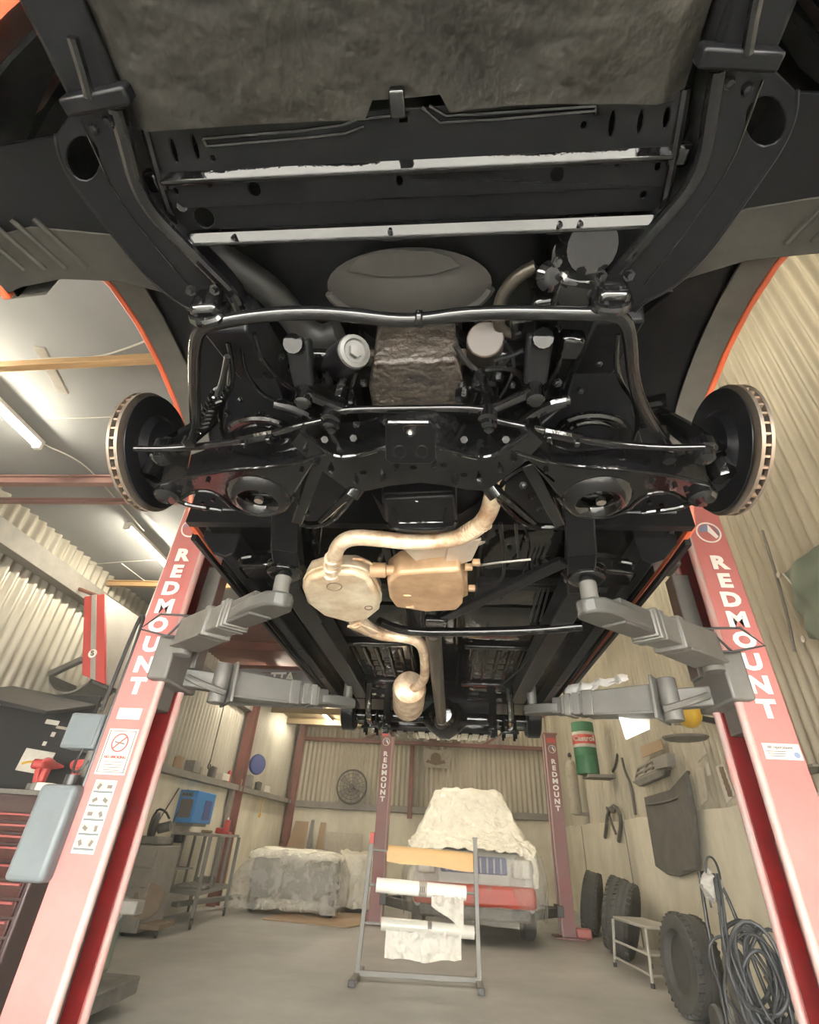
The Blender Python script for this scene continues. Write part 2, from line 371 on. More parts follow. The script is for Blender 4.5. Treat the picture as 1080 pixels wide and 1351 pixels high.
# --- body shell -----------------------------------------------------
def arc(cy, cz, r, a0, a1, n): return [(cy + r * math.cos(math.radians(a0 + (a1 - a0) * i / n)), cz + r * math.sin(math.radians(a0 + (a1 - a0) * i / n))) for i in range(n + 1)]
AF, AR_, AZ = .955, 3.86, 1.93
ARCH = [(.535, 1.965), (.538, 2.08), (.565, 2.18), (.62, 2.243), (.70, 2.275), (.82, 2.287), (.95, 2.277), (1.08, 2.247), (1.18, 2.205), (1.27, 2.135), (1.34, 2.045), (1.378, 1.965)]
out = [(.36, 1.99)] + ARCH + [(1.55, 1.955), (3.36, 1.955)] + arc(AR_, AZ, .36, 172, 8, 14) + [(4.3, 1.98), (4.75, 2.05), (4.82, 2.3), (4.75, 2.6), (3.9, 2.68), (1.3, 2.68), (.3, 2.60), (.12, 2.5), (.10, 2.2), (.22, 2.02)]
def side(s):
    x = XC + .84 * s
    P(G().prism([(x, a, b) for a, b in out], (-.018 * s, 0, 0)), 'body_side', 'orange', bev=.004)
    P(G().box((x - s * .004, 2.46, 1.995), (.022, 2.04, .11)), 'rocker_cover', 'black_satin', bev=.004)
    P(G().prism([(x - .024 * s, a, b + .012) for a, b in out], (-.004 * s, 0, 0)), 'inner_skin', 'black_matte')
    lip = ARCH
    g = G()
    def fn(u, v):
        i = u * (len(lip) - 1); j = min(int(i), len(lip) - 2); q = i - j
        y = lip[j][0] * (1 - q) + lip[j + 1][0] * q; z = lip[j][1] * (1 - q) + lip[j + 1][1] * q
        return V3((x - s * (.016 + .07 * v), y, z + .004 + .012 * v))
    P(g.grid(fn, 34, 2, (0, 0, .006)), 'arch_lip', 'liner_black')
    # wheel house: tunnel over the wheel with an inner wall
    def tun(u, v):
        i = (.1 + .9 * u) * (len(ARCH) - 1); j = min(int(i), len(ARCH) - 2); q = i - j
        y = ARCH[j][0] * (1 - q) + ARCH[j + 1][0] * q; z = ARCH[j][1] * (1 - q) + ARCH[j + 1][1] * q
        k = 1.05 - .07 * v * v; return V3((x - s * (.075 + .31 * v), AF + (y - AF) * k, 1.95 + (z - 1.95) * k + .012))
    P(G().grid(tun, 30, 6, (0, 0, .008)), 'wheel_house', 'black_satin')
    ins = [(AF - .42, 1.93), (AF - .42, 2.5), (AF + .46, 2.5), (AF + .46, 1.93), (AF + .3, 2.02), (AF + .2, 2.2), (AF - .2, 2.2), (AF - .3, 2.02)]
    P(G().prism([(x - s * .385, a, b) for a, b in ins], (-.01 * s, 0, 0)), 'inner_apron', 'black_satin', bev=.003)
both(side)
def valance(u, v):
    t = u * 2 - 1; return V3((XC + t * .845, .035 + .30 * abs(t) ** 2.3, 1.90 + .32 * v + .03 * abs(t) ** 2))
P(G().grid(valance, 32, 3, (0, .012, 0)), 'front_valance', 'orange')
P(G().grid(lambda u, v: V3((XC + (valance(u, v).x - XC) * .965, valance(u, v).y + .03, valance(u, v).z + .002)), 32, 3, (0, .006, 0)), 'valance_back', 'black_matte')
P(G().box((XC, .0, 2.14), (1.35, .12, .12)), 'bumper', 'black_satin', bev=.03)
P(G().grid(lambda u, v: V3((XC + (u * 2 - 1) * .845, .05 + .30 * abs(u * 2 - 1) ** 2.3, 2.22 + .36 * v)), 32, 2, (0, .02, 0)), 'nose_panel', 'orange')
P(G().grid(lambda u, v: V3((XC + (u * 2 - 1) * .82, .10 + .30 * abs(u * 2 - 1) ** 2.3, 2.16 + .44 * v)), 32, 2, (0, .01, 0)), 'nose_liner', 'black_matte')
gr_ = P(G().box((XC, .055, 2.36), (.86, .03, .18)), 'front_grille', 'black_matte', bev=.006)
for i in range(5): P(G().box((XC, .035, 2.30 + i * .032), (.84, .02, .008)), 'grille_bar', 'steel', gr_)
for s in (-1, 1):
    hl = P(G().lathe([(.0, -.03), (.085, -.02), (.095, .0), (.095, .06), (.0, .06)], (XC + s * .60, .10, 2.37), (0, -1, 0), 24), 'headlamp', 'roll_clear')
    P(G().lathe([(.095, .05), (.108, .05), (.108, .068), (.095, .068)], (XC + s * .60, .10, 2.37), (0, -1, 0), 24, loop=True), 'lamp_ring', 'steel', hl)
P(G().grid(lambda u, v: V3((XC + (u * 2 - 1) * .83, .10 + 1.25 * v, 2.60 + .06 * v - .05 * abs(u * 2 - 1) ** 3)), 12, 4, (0, 0, .015)), 'bonnet', 'orange')
P(G().grid(lambda u, v: V3((XC + (u * 2 - 1) * .81, .10 + 1.25 * v, 2.57 + .06 * v - .05 * abs(u * 2 - 1) ** 3)), 12, 4, (0, 0, .01)), 'bonnet_liner', 'black_matte')
P(G().box((XC, 1.34, 2.30), (1.62, .03, .72)), 'firewall', 'black_satin')
def cabin(u, v):
    a = math.pi * u; r = math.sin(a) ** .35 if 0 < u < 1 else 0
    y = 1.35 + 2.9 * v; hgt = .42 * min(1, v / .22, (1 - v) / .2 + .02) ** .8 if 0 < v < 1 else 0
    return V3((XC - math.cos(a) * (.82 - .12 * hgt / .42), y, 2.66 + hgt * min(1, r)))
P(G().grid(cabin, 24, 20), 'cabin', 'glass_dark')
P(G().grid(lambda u, v: V3((XC + (u * 2 - 1) * .62, 2.05 + 1.55 * v, 3.095 - .03 * (u * 2 - 1) ** 2)), 8, 6, (0, 0, .02)), 'roof', 'orange')
P(G().box((XC, 4.78, 2.3), (1.6, .04, .55)), 'rear_panel', 'orange', bev=.01)
P(G().box((XC, 4.5, 2.64), (1.6, .6, .03)), 'boot_lid', 'orange', bev=.01)
# splash panels ahead of the wheels
def splash(s):
    r = [(.386, .561), (.43, .535), (.515, .507), (.628, .498), (.72, .512), (.80, .535), (.80, .43), (.62, .40), (.47, .42), (.42, .46)]
    P(G().prism([mx(V3((a, b, 1.972)), s) for a, b in ((.42, .465), (.47, .425), (.62, .405), (.74, .43), (.72, .36), (.60, .28), (.45, .27), (.40, .40))], (0, 0, .008)), 'front_guard', 'black_satin', bev=.002)
    sp_ = P(G().prism([mx(V3((a, b, 1.97)), s) for a, b in r], (0, 0, .008)), 'splash_panel', 'splash', bev=.002)
    for i in range(4):
        a = V3((.56 + i * .042, .475, 1.966)); P(G().tube([mx(a, s), mx(a + V3((.04, -.09, 0)), s)], .005, 6), 'pressed_rib', 'splash', sp_)
both(splash)
# --- front undertray and radiator support ---------------------------
def tray(u, v):
    x = -.447 + .74 * u; y = -.42 + .665 * v; e = min(u, 1 - u)
    z = 1.885 - .015 * math.sin(math.pi * v) * min(1, e * 6) + .006 * nz((x, y, 0), 7)  + .025 * max(0, .05 - e) / .05
    if v > .9: y += .012 * nz((x, 9, 0), 5) * (v - .9) * 10 + (.02 if .46 < u < .60 else 0) * (v - .9) * 10 * -1
    return V3((x, y, z))
ut = P(G().grid(tray, 60, 40, (0, 0, .005)), 'undertray', 'tray')
b = A(524, 135, 1.88); P(G().box(b, (.02, .03, .02)), 'tray_clip', 'black_gloss', ut, bev=.003)
def radx(u, y): return XC - .003 + (u * 2 - 1) * (.358 + (y - .24) * .16)
def strip(y0, y1, z0, z1, holes, th=.004):
    g = G(); q = lambda u, v: V3((radx(u, y0 + (y1 - y0) * v), y0 + (y1 - y0) * v, z0 + (z1 - z0) * v))
    hs = []
    for (u, v, du, dv, n) in holes: hs.append([q(u + du * math.cos(2 * math.pi * i / n + math.pi / n), v + dv * math.sin(2 * math.pi * i / n + math.pi / n)) for i in range(n)])
    return g.prism([q(0, 0), q(1, 0), q(1, 1), q(0, 1)], (0, 0, th), hs)
rs = P(strip(.242, .302, 1.902, 1.902, [(.045, .55, .005, .26, 8), (.09, .5, .005, .26, 8), (.88, .5, .005, .26, 8), (.93, .5, .005, .24, 8), (.975, .45, .005, .2, 8), (.5, .2, .012, .1, 4), (.12, .75, .006, .08, 8), (.83, .5, .006, .08, 8)]), 'radiator_support', 'black_satin', bev=.0015)
P(strip(.312, .352, 1.903, 1.905, [(.19, .45, .013, .28, 12), (.485, .4, .007, .18, 10), (.79, .45, .013, .28, 12), (.025, .4, .006, .15, 8), (.1, .2, .006, .12, 8), (.9, .2, .006, .12, 8), (.975, .35, .006, .15, 8)]), 'support_channel', 'black_satin', rs, bev=.0015)
P(strip(.352, .39, 1.910, 1.913, [(.065, .5, .022, .42, 16), (.96, .35, .006, .14, 8)]), 'support_pan', 'black_satin', rs, bev=.0015)
def fold(y, z, r, name, wob=0):
    pts = [V3((radx(i / 20, y), y + (.006 * math.sin(i * .31) if wob else 0), z)) for i in range(21)]
    return P(G().tube(pts, r, 8), name, 'black_gloss', rs)
P(G().prism([V3((radx(0, .3), a, b)) for a, b in ((.299, 1.905), (.310, 1.893), (.315, 1.893), (.315, 1.907))], (radx(1, .3) - radx(0, .3), 0, 0)), 'fold_edge', 'black_gloss', rs, bev=.002)
fold(.316, 1.901, .003, 'fold_edge')
g = G(); y0 = .392
for i in range(20):
    g.add([V3((radx(i / 20, y0), y0, 1.897)), V3((radx((i + 1) / 20, y0), y0, 1.897)), V3((radx((i + 1) / 20, y0), y0 + .012, 1.905)), V3((radx(i / 20, y0), y0 + .012, 1.905))], [(0, 1, 2, 3)])
P(G().prism([V3((radx(0, y0), y0 + a, b)) for a, b in ((-.004, 1.904), (.009, 1.890), (.014, 1.890), (.014, 1.916))], (radx(1, y0) - radx(0, y0), 0, 0)), 'lower_lip', 'black_gloss', rs, bev=.003)
for u in (.13, .46, .80, .84):
    P(G().prism([V3((radx(u, .4) + x, .40, 1.9 + zz)) for x, zz in ((-.02, 0), (.02, 0), (.014, -.004), (-.014, -.004))], (0, .012, .003)), 'lip_tab', 'black_gloss', rs, bev=.001)
    P(G().cyl((radx(u, .4), .395, 1.899), (radx(u, .4), .393, 1.888), .004, 8), 'bolt', 'black_gloss', rs)
def bead(px, z, r=.0025, name='pressed_bead'): return P(G().tube(PX(px, z), r, 6), name, 'black_gloss', rs)
bead([(268, 183), (400, 172), (452, 165), (470, 158), (540, 150)], 1.900); bead([(272, 193), (400, 182), (455, 176), (480, 167)], 1.900); bead([(268, 183), (272, 193)], 1.9)
bead([(556, 142), (580, 162), (650, 158), (786, 146)], 1.900); bead([(566, 140), (588, 153), (650, 149), (786, 140)], 1.900); bead([(786, 140), (786, 152)], 1.9)
for s, u in ((-1, .0), (1, 1.0)):
    P(G().tube([V3((radx(u, .24), .24, 1.905)), V3((radx(u, .31), .31, 1.9)), V3((radx(u, .39), .39, 1.905))], .007, 8), 'side_flange', 'black_gloss', rs)
    P(G().box((radx(u, .305) + .008 * s, .312, 1.905), (.03, .03, .02)), 'side_lug', 'black_gloss', rs, bev=.006)
P(G().cyl(A(240, 272, 1.95), A(240, 272, 1.905), .008, 8), 'bolt', 'black_gloss', rs)
P(G().box((XC, .33, 2.12), (.70, .06, .38)), 'radiator', 'black_matte', bev=.01)
# --- chassis rails ---------------------------------------------------
RI = [(948, 92), (938, 150), (930, 205), (912, 245), (890, 272), (862, 303), (835, 335), (808, 365), (796, 382), (792, 408)]
RO = [(836, 412), (850, 398), (884, 382), (925, 345), (962, 295), (1000, 240), (1034, 190), (1049, 150), (1050, 120), (1022, 92)]
def rail(s):
    z = 1.875; poly = [mx(p, s) for p in PX(RI + RO, z)]; hole = [mx(p, s) for p in ell((1010, 160), 27, 33, z)]
    r = P(G().prism(poly, (0, 0, .004), [hole]), 'chassis_rail', 'black_satin', bev=.0015)
    g = G(); top = [p + V3((0, 0, .085)) for p in poly]; n = len(poly)
    g.add(poly + top, [(i, (i + 1) % n, n + (i + 1) % n, n + i) for i in range(n)])
    P(g, 'rail_wall', 'black_satin', r)
    P(G().prism(top, (0, 0, .004)), 'rail_top', 'black_matte', r)
    P(G().tube([mx(p, s) for p in PX(RI, z + .006)], .011, 10, smooth=2), 'rail_edge', 'black_gloss', r)
    P(G().tube([mx(p, s) for p in PX(RO[:-1], z + .002)], .0035, 6, smooth=2), 'rail_seam', 'black_satin', r)
    P(G().tube([mx(p, s) for p in PX([(1006, 105), (990, 150), (965, 215), (930, 270), (890, 325), (850, 375)], z - .001)], .0014, 5, smooth=1), 'weld_line', 'black_gloss', r)
    for c in ((985, 118), (962, 110)): P(G().ball(mx(A(c[0], c[1], z - .002), s), .007, 8), 'rivet', 'black_satin', r)
    # bumper mount flange and bracket in front
    a, b = A(920, 72, z), A(1026, 78, z)
    P(G().beam(mx(a, s), mx(b, s), .02, .03), 'mount_flange', 'black_satin', r, bev=.004)
    P(G().beam(mx(A(930, 84, z), s), mx(A(1024, 80, z), s), .012, .018), 'mount_flange', 'black_satin', r, bev=.003)
    c = A(975, 70, z + .02); P(G().box(mx(c + V3((0, -.16, .02)), s), (.075, .32, .07)), 'bumper_bracket', 'black_satin', r, bev=.008)
    P(G().tube([mx(A(985, 72, z - .01), s), mx(A(992, 30, z - .01), s), mx(A(1002, -20, z - .01), s)], .007, 8), 'bracket_rod', 'black_gloss', r)
    # rail over the axle and down to the floor
    pth = [A(815, 395, 1.90), A(800, 400, 1.96) + V3((0, .12, 0)), V3((XC + .40, .85, 2.03)), V3((XC + .42, 1.15, 2.0)), V3((XC + .47, 1.36, 1.90)), V3((XC + .50, 1.55, 1.865)), V3((XC + .50, 1.9, 1.87)), V3((XC + .50, 3.3, 1.90))]
    g = G()
    for a, b in zip(pth, pth[1:]): g.beam(mx(a, s), mx(b + (b - a).normalized() * .02, s), .085, .09)
    P(g, 'rear_rail', 'black_satin', r, bev=.006)
both(rail)
# --- sway bar --------------------------------------------------------
z = 1.80
bar = [A(258, 560, 1.83), A(256, 500, 1.815), A(257, 455, z), A(264, 434, z), A(280, 427, z), A(330, 417, z), A(400, 412, z), A(460, 415, z), A(520, 423, z), A(560, 422, z), A(610, 414, z), A(680, 412, z), A(760, 414, z), A(808, 414, z), A(824, 422, z), A(831, 445, z), A(834, 500, 1.815), A(850, 545, 1.83), A(880, 590, 1.83)]
sb = P(G().tube(bar, .0115, 14, smooth=2), 'sway_bar', 'black_gloss')
P(G().lathe([(.0125, 0), (.015, .003), (.015, .009), (.0125, .012)], A(548, 421, z), (1, 0, 0), 14), 'bar_sleeve', 'black_gloss', sb)
for c in ((273, 418), (807, 402)):
    p = A(c[0], c[1], z); s = 1 if c[0] > 540 else -1
    k_ = P(G().box(p + V3((0, .0, .022)), (.05, .045, .06)), 'bar_clamp', 'black_gloss', sb, bev=.01)
    P(G().tube([p + V3((-.026, 0, .03)), p + V3((-.024, 0, -.008)), p + V3((0, 0, -.018)), p + V3((.024, 0, -.008)), p + V3((.026, 0, .03))], .008, 8, smooth=1), 'clamp_strap', 'black_gloss', sb)
    for q in (-.02, .02): P(G().lathe([(.009, 0), (.009, .008), (.005, .008), (.005, .018)], p + V3((q, -.03, .03)), (0, -.4, -1), 6), 'bolt', 'black_gloss', sb)
for s, c in ((1, (876, 588)), (-1, (256, 566))):
    p = A(c[0], c[1], 1.83)
    P(G().lathe([(.006, -.05), (.014, -.045), (.014, -.03), (.006, -.028), (.006, .028), (.015, .03), (.015, .045), (.006, .05)], p, (0, 0, 1), 12), 'drop_link', 'black_gloss', sb)
# --- front brakes and hubs -------------------------------------------
def brake(s):
    x = XC + .735 * s; c = V3((x, .965, 1.93)); ax = V3((s, 0, 0))
    r = P(G().lathe([(.07, -.011), (.158, -.011), (.158, -.003), (.07, -.003)], c + ax * .0, ax, 48, loop=True), 'brake_disc', 'disc_steel')
    P(G().lathe([(.07, .009), (.158, .009), (.158, .016), (.07, .016)], c, ax, 48, loop=True), 'disc_face', 'disc_steel', r)
    for i in range(40):
        a = 2 * math.pi * i / 40; d = V3((0, math.cos(a), math.sin(a)))
        P(G().beam(c + d * .10 + ax * .003, c + d * .156 + ax * .003, .005, .012, up=ax), 'vane', 'hub_rust', r)
    P(G().lathe([(.075, -.01), (.075, .02), (.06, .05), (.035, .052), (.033, .085), (.02, .095), (.0, .096)], c, ax, 28), 'wheel_hub', 'hub_rust', r)
    for i in range(5):
        a = 2 * math.pi * i / 5; d = V3((0, math.cos(a), math.sin(a))) * .05
        P(G().cyl(c + d + ax * .03, c + d + ax * .075, .006, 8), 'wheel_stud', 'hub_rust', r)
    # dust shield with a notch
    pts = []
    for i in range(48):
        a = math.radians(360 * i / 48); rr = .15
        if 20 < i * 7.5 < 62: rr = .105
        pts.append(c - ax * .026 + V3((0, math.cos(a) * rr, math.sin(a) * rr)))
    d = P(G().prism(pts, ax * .004), 'dust_shield', 'black_satin', bev=.002)
    P(G().lathe([(.10, 0), (.085, .016), (.05, .02), (.0, .021)], c - ax * .026, -ax, 28), 'shield_boss', 'black_satin', d)
    # upright / knuckle
    g = G(); g.tube([c - ax * .04 + V3((0, -.02, -.10)), c - ax * .05 + V3((0, -.03, -.03)), c - ax * .05 + V3((0, .02, .06)), c - ax * .11 + V3((0, .04, .17))], [.028, .034, .03, .018], 10, smooth=1)
    kn = P(g, 'steering_knuckle', 'black_gloss')
    P(G().tube([c - ax * .05 + V3((0, -.03, -.05)), c - ax * .06 + V3((0, -.09, -.06)), A(930, 592, 1.83) if s > 0 else mx(A(930, 592, 1.83), -1)], .014, 10, smooth=1), 'steering_arm', 'black_gloss', kn)
    P(G().lathe([(.012, -.035), (.02, -.03), (.022, -.012), (.03, -.008), (.03, .012), (.02, .018), (.016, .03)], mx(A(925, 592, 1.815), s), (0, 0, 1), 14), 'tie_rod_end', 'black_gloss', kn)
    P(G().tube([c + V3((-s * .10, .0, .18)), c + V3((-s * .25, .06, .2)), c + V3((-s * .34, .08, .2))], .018, 8), 'upper_arm', 'black_gloss')
both(brake)
# --- lower control arms ----------------------------------------------
LA = [(679, 596), (727, 611), (771, 617), (827, 620), (893, 629), (935, 640), (946, 654), (938, 668), (915, 667), (888, 651), (862, 649), (842, 659), (828, 673), (800, 683), (770, 682), (750, 674), (735, 655), (715, 630), (700, 612)]
def lca(s):
    z = 1.775; m = lambda p: mx(p, s)
    g = G().prism([m(p) for p in PX(LA, z)], (0, 0, .03), [[m(p) for p in ell((785, 660), 26, 12, z)]])
    a = P(g, 'lower_control_arm', 'black_gloss', bev=.006)
    w0 = [m(p) for p in PX([(679, 596), (727, 611), (771, 617), (827, 620), (893, 629), (935, 640)], z)]
    g = G()
    for p, q in zip(w0, w0[1:]): g.add([p, q, q + V3((0, -.012, .055)), p + V3((0, -.02, .075))], [(0, 1, 2, 3)])
    P(g, 'front_wall', 'black_gloss', a)
    P(G().tube([p + V3((0, 0, .001)) for p in w0], .0042, 8, smooth=1), 'front_flange', 'black_gloss', a)
    P(G().tube([m(p) for p in PX([(735, 655), (750, 674), (770, 682), (800, 683), (828, 673), (842, 659), (862, 649), (888, 651), (905, 660)], z)], .005, 8, smooth=1), 'rear_flange', 'black_gloss', a)
    P(G().tube([m(p) for p in PX([(846, 677), (870, 674), (897, 670), (915, 662)], z + .004)], .006, 8, smooth=1), 'strut_rod', 'black_gloss', a)
    c = m(A(787, 657, z)); P(G().lathe([(.036, .002), (.040, -.010), (.050, -.018), (.062, -.017), (.074, -.008), (.082, .004), (.078, .012), (.04, .012)], c, (0, 0, 1), 32, loop=True), 'spring_pan', 'black_gloss', a)
    c = m(A(790, 661, z)); top = V3((c.x - s * .03, c.y - .02, 2.16))
    P(G().lathe([(.0, -.006), (.011, -.006), (.011, .004), (.006, .006), (.006, .03)], c + V3((.004, 0, .0)), (0, 0, 1), 10), 'shock_bolt', 'steel', a)
    P(G().box(c + V3((0, 0, .012)), (.07, .014, .006)), 'shock_bar', 'black_gloss', a, bev=.002)
    # coil spring and damper standing in the pan
    hel = []
    for i in range(150):
        t = i / 149; an = t * 2 * math.pi * 7; q = c.lerp(top, t); hel.append(q + V3((math.cos(an) * .058, math.sin(an) * .058, .02)))
    sp = P(G().tube(hel, .0075, 8), 'coil_spring', 'black_gloss')
    P(G().cyl(c + V3((0, 0, .05)), top, .026, 14), 'shock_absorber', 'black_satin', sp)
    P(G().lathe([(.05, 0), (.085, .02), (.09, .05), (.075, .07)], top - V3((0, 0, .05)), (0, 0, 1), 24), 'spring_tower', 'black_satin', sp)
    for q in ((856, 661), (872, 665), (890, 640), (905, 646), (860, 634), (720, 620)): P(G().cyl(m(A(q[0], q[1], z)), m(A(q[0], q[1], z)) - V3((0, 0, .008)), .005, 6), 'bolt', 'black_gloss', a)
    P(G().lathe([(.03, .0), (.03, -.012), (.022, -.02), (.0, -.022)], m(A(925, 652, z)), (0, 0, 1), 16), 'ball_joint', 'black_gloss', a)
    # inner pivot bracket: bent strap round a dark pocket
    z2 = 1.80
    br = P(G().tube([m(p) for p in PX([(652, 648), (668, 628), (694, 612), (712, 618), (738, 690), (722, 697), (690, 690), (660, 660)], z2)], .010, 8, smooth=1, close=True), 'pivot_bracket', 'black_gloss')
    P(G().beam(m(A(696, 612, 1.785)), m(A(738, 692, 1.785)), .03, .012), 'bracket_strap', 'black_gloss', br, bev=.004)
    P(G().tube([m(p) for p in PX([(650, 646), (672, 662), (690, 678), (705, 690)], 1.785)], [.016, .011, .009, .007], 10, smooth=1), 'bracket_arm', 'black_gloss', br)
    P(G().lathe([(.012, -.02), (.02, -.018), (.02, .018), (.012, .02)], m(A(649, 646, 1.785)), (.6 * s, .5, -.6), 12), 'bushing', 'black_gloss', br)
    P(G().prism([m(p) for p in PX([(655, 640), (694, 612), (736, 690), (690, 690)], 1.86)], (0, 0, .05)), 'bracket_back', 'black_satin', br)
    # tower between rail and crossmember
    tw = [A(770, 440, 1.93), A(822, 440, 1.93), A(836, 545, 1.90), A(852, 600, 1.88), A(720, 585, 1.86), A(712, 560, 1.86), A(745, 535, 1.90)]
    g = G(); lo = [m(p) for p in tw]; hi = [p + V3((0, .03, .22)) for p in lo]; n = len(lo)
    g.add(lo + hi, [(i, (i + 1) % n, n + (i + 1) % n, n + i) for i in range(n)] + [tuple(range(n))]); tb = P(g, 'suspension_tower', 'black_satin', bev=.006)
    P(G().tube([m(p) for p in PX([(815, 440), (812, 480), (818, 505), (838, 530), (842, 560), (835, 580)], 1.87)], .005, 8, smooth=2), 'tower_flange', 'black_gloss', tb)
    ring = [m(p) for p in ell((782, 572), 46, 24, 1.845, 22)]
    P(G().tube(ring, .010, 8, close=True), 'spring_seat', 'black_gloss', tb)
    ring = [m(p) for p in ell((782, 572), 33, 15, 1.85, 20)]
    P(G().tube(ring, .007, 8, close=True), 'spring_seat', 'black_gloss', tb)
    P(G().tube([m(p) for p in PX([(672, 582), (690, 555), (720, 535), (752, 528)], 1.82)], [.01, .014, .014, .01], 10, smooth=2), 'tower_brace', 'black_gloss', tb)
both(lca)
def toe(s):
    P(G().prism([mx(p, s) for p in PX([(764, 692), (800, 678), (893, 676), (888, 716), (782, 723)], 1.985)], (0, 0, .01)), 'wheel_house_floor', 'liner_painted_sheen', bev=.004)
    P(G().tube([mx(p, s) for p in PX([(782, 723), (835, 722), (888, 716)], 1.982)], .006, 8), 'wheel_house_seam', 'black_gloss')
both(toe)
# --- crossmember ------------------------------------------------------
CM = [(398, 568), (420, 588), (442, 603), (470, 601), (509, 589), (574, 587), (617, 601), (645, 604), (670, 588), (699, 568), (716, 584), (690, 612), (652, 640), (641, 648), (615, 646), (590, 641), (555, 637), (514, 641), (488, 647), (463, 650), (450, 640), (412, 612), (384, 586)]
z = 1.775
cm = P(G().prism(PX(CM, z), (0, .0, .10), [ell(c, 5, 3, z, 8) for c in ((479, 624), (545, 617), (585, 614), (612, 627))]), 'crossmember', 'black_gloss', bev=.007)
P(G().tube(PX([(400, 570), (420, 589), (442, 604), (470, 602), (509, 590)], z + .002), .0055, 8, smooth=2), 'front_fold', 'black_gloss', cm)
P(G().tube(PX([(574, 588), (617, 602), (645, 605), (670, 589), (698, 570)], z + .002), .0055, 8, smooth=2), 'front_fold', 'black_gloss', cm)
zz = 1.762
q = [A(511, 557, zz), A(566, 557, zz), A(574, 566, zz), A(575, 606, zz), A(568, 612, zz), A(516, 612, zz), A(508, 606, zz), A(508, 566, zz)]
sk = P(G().prism(q, (0, 0, .006), [ell((541, 568), 9, 8, zz, 14)]), 'crossmember_plate', 'black_satin', cm, bev=.002)
P(G().tube([A(512, 558, zz), A(565, 558, zz)], .005, 8), 'plate_fold', 'black_gloss', cm)
for c in ((527, 596), (556, 596)): P(G().tube(ell(c, 8, 8, zz - .0005, 14), .0018, 5, close=True), 'pressed_ring', 'black_satin', cm)
P(G().ball(A(541, 572, zz + .012), .009, 10), 'jack_bolt', 'steel', cm)
for c in ((428, 580), (667, 580), (466, 578), (612, 580)): P(G().cyl(A(c[0], c[1], 1.80), A(c[0], c[1], 1.785), .008, 6), 'bolt', 'black_gloss', cm)
# --- steering linkage -------------------------------------------------
z = 1.80
lk = P(G().tube(PX([(440, 543), (470, 540), (540, 539), (610, 538), (642, 541)], z), .0075, 12, smooth=1), 'centre_link', 'black_gloss')
def joint(c, zz, name='ball_joint', s=1.0): return P(G().lathe([(.007 * s, -.034 * s), (.012 * s, -.03 * s), (.012 * s, -.02 * s), (.019 * s, -.016 * s), (.019 * s, .006 * s), (.012 * s, .012 * s), (.010 * s, .03 * s)], A(c[0], c[1], zz), (.05, -.12, 1), 14), name, 'black_gloss', lk)
for c in ((437, 546), (643, 545)): joint(c, z); joint((c[0] + 2, c[1] + 10), z - .01, s=.8)
for s, l in ((1, [(646, 553), (690, 563), (735, 573), (800, 585), (870, 591), (928, 590)]), (-1, [(434, 553), (395, 562), (345, 575), (285, 587), (225, 592), (178, 592)])):
    t = P(G().tube(PX(l, z), [.0065, .0075, .0085, .0085, .0075, .007], 12, smooth=1), 'tie_rod', 'black_gloss')
    c = l[2]; d = (A(*l[3], z) - A(*l[2], z)).normalized(); o = A(*c, z)
    P(G().tube([o - d * .03, o + d * .05], .0115, 10), 'adjuster_sleeve', 'black_gloss', t)
    for q in (-.02, .04): P(G().box(o + d * q + V3((0, 0, -.012)), (.012, .014, .02)), 'sleeve_clamp', 'black_gloss', t, bev=.003)
for s in (1, -1):
    m = lambda p: mx(p, s)
    ar = P(G().tube([m(p) for p in PX([(648, 540), (672, 530), (700, 517), (706, 512)], 1.805)], [.010, .010, .011, .014], 10, smooth=1), 'pitman_arm', 'black_gloss')
    P(G().lathe([(.012, -.03), (.017, -.026), (.017, .02), (.022, .024), (.022, .04)], m(A(705, 516, 1.81)), (0, 0, 1), 14), 'arm_pivot', 'black_gloss', ar)
    P(G().beam(m(A(705, 505, 1.83)), m(A(712, 440, 1.87)), .042, .03, taper=1.1), 'idler_bracket', 'black_satin', ar, bev=.006)
    P(G().lathe([(.018, -.02), (.018, .02)], m(A(714, 448, 1.85)), (0, -1, -1), 12), 'pivot_cap', 'black_gloss', ar)
P(G().tube(PX([(640, 487), (668, 485), (688, 494), (694, 515)], 1.86), .006, 8, smooth=2), 'steering_pipe', 'black_gloss')
P(G().tube(PX([(652, 475), (676, 468), (690, 462)], 1.88), .005, 8, smooth=1), 'steering_pipe', 'black_gloss')
# steering box on the right rail
sx = thing if False else None
st = P(G().lathe([(.0, -.06), (.045, -.058), (.05, -.04), (.05, .03), (.04, .05)], A(768, 325, 1.93), (.1, -.5, -1), 20), 'steering_box', 'black_gloss')
P(G().lathe([(.052, 0), (.052, .012), (.044, .014), (.044, -.01)], A(766, 338, 1.92), (.1, -.5, -1), 20), 'box_cover', 'black_gloss', st)
P(G().box(A(755, 375, 1.92), (.075, .07, .09), RZ(.2)), 'box_housing', 'black_gloss', st, bev=.014)
P(G().box(A(722, 392, 1.93), (.06, .05, .09), RZ(-.2)), 'box_bracket', 'black_gloss', st, bev=.01)
P(G().lathe([(.02, -.03), (.025, -.02), (.025, .03), (.015, .04)], A(718, 365, 1.92), (.2, -.6, -1), 14), 'box_plug', 'black_gloss', st)
P(G().box(A(752, 455, 1.88), (.045, .05, .035), RZ(.1)), 'box_foot', 'black_gloss', st, bev=.008)
for c in ((735, 345), (738, 388), (780, 372), (790, 350), (760, 466), (742, 362)): P(G().lathe([(.009, 0), (.009, .01), (.005, .01), (.005, .018)], A(c[0], c[1], 1.90), (0, -.5, -1), 6), 'bolt', 'steel' if c[0] == 742 else 'black_gloss', st)
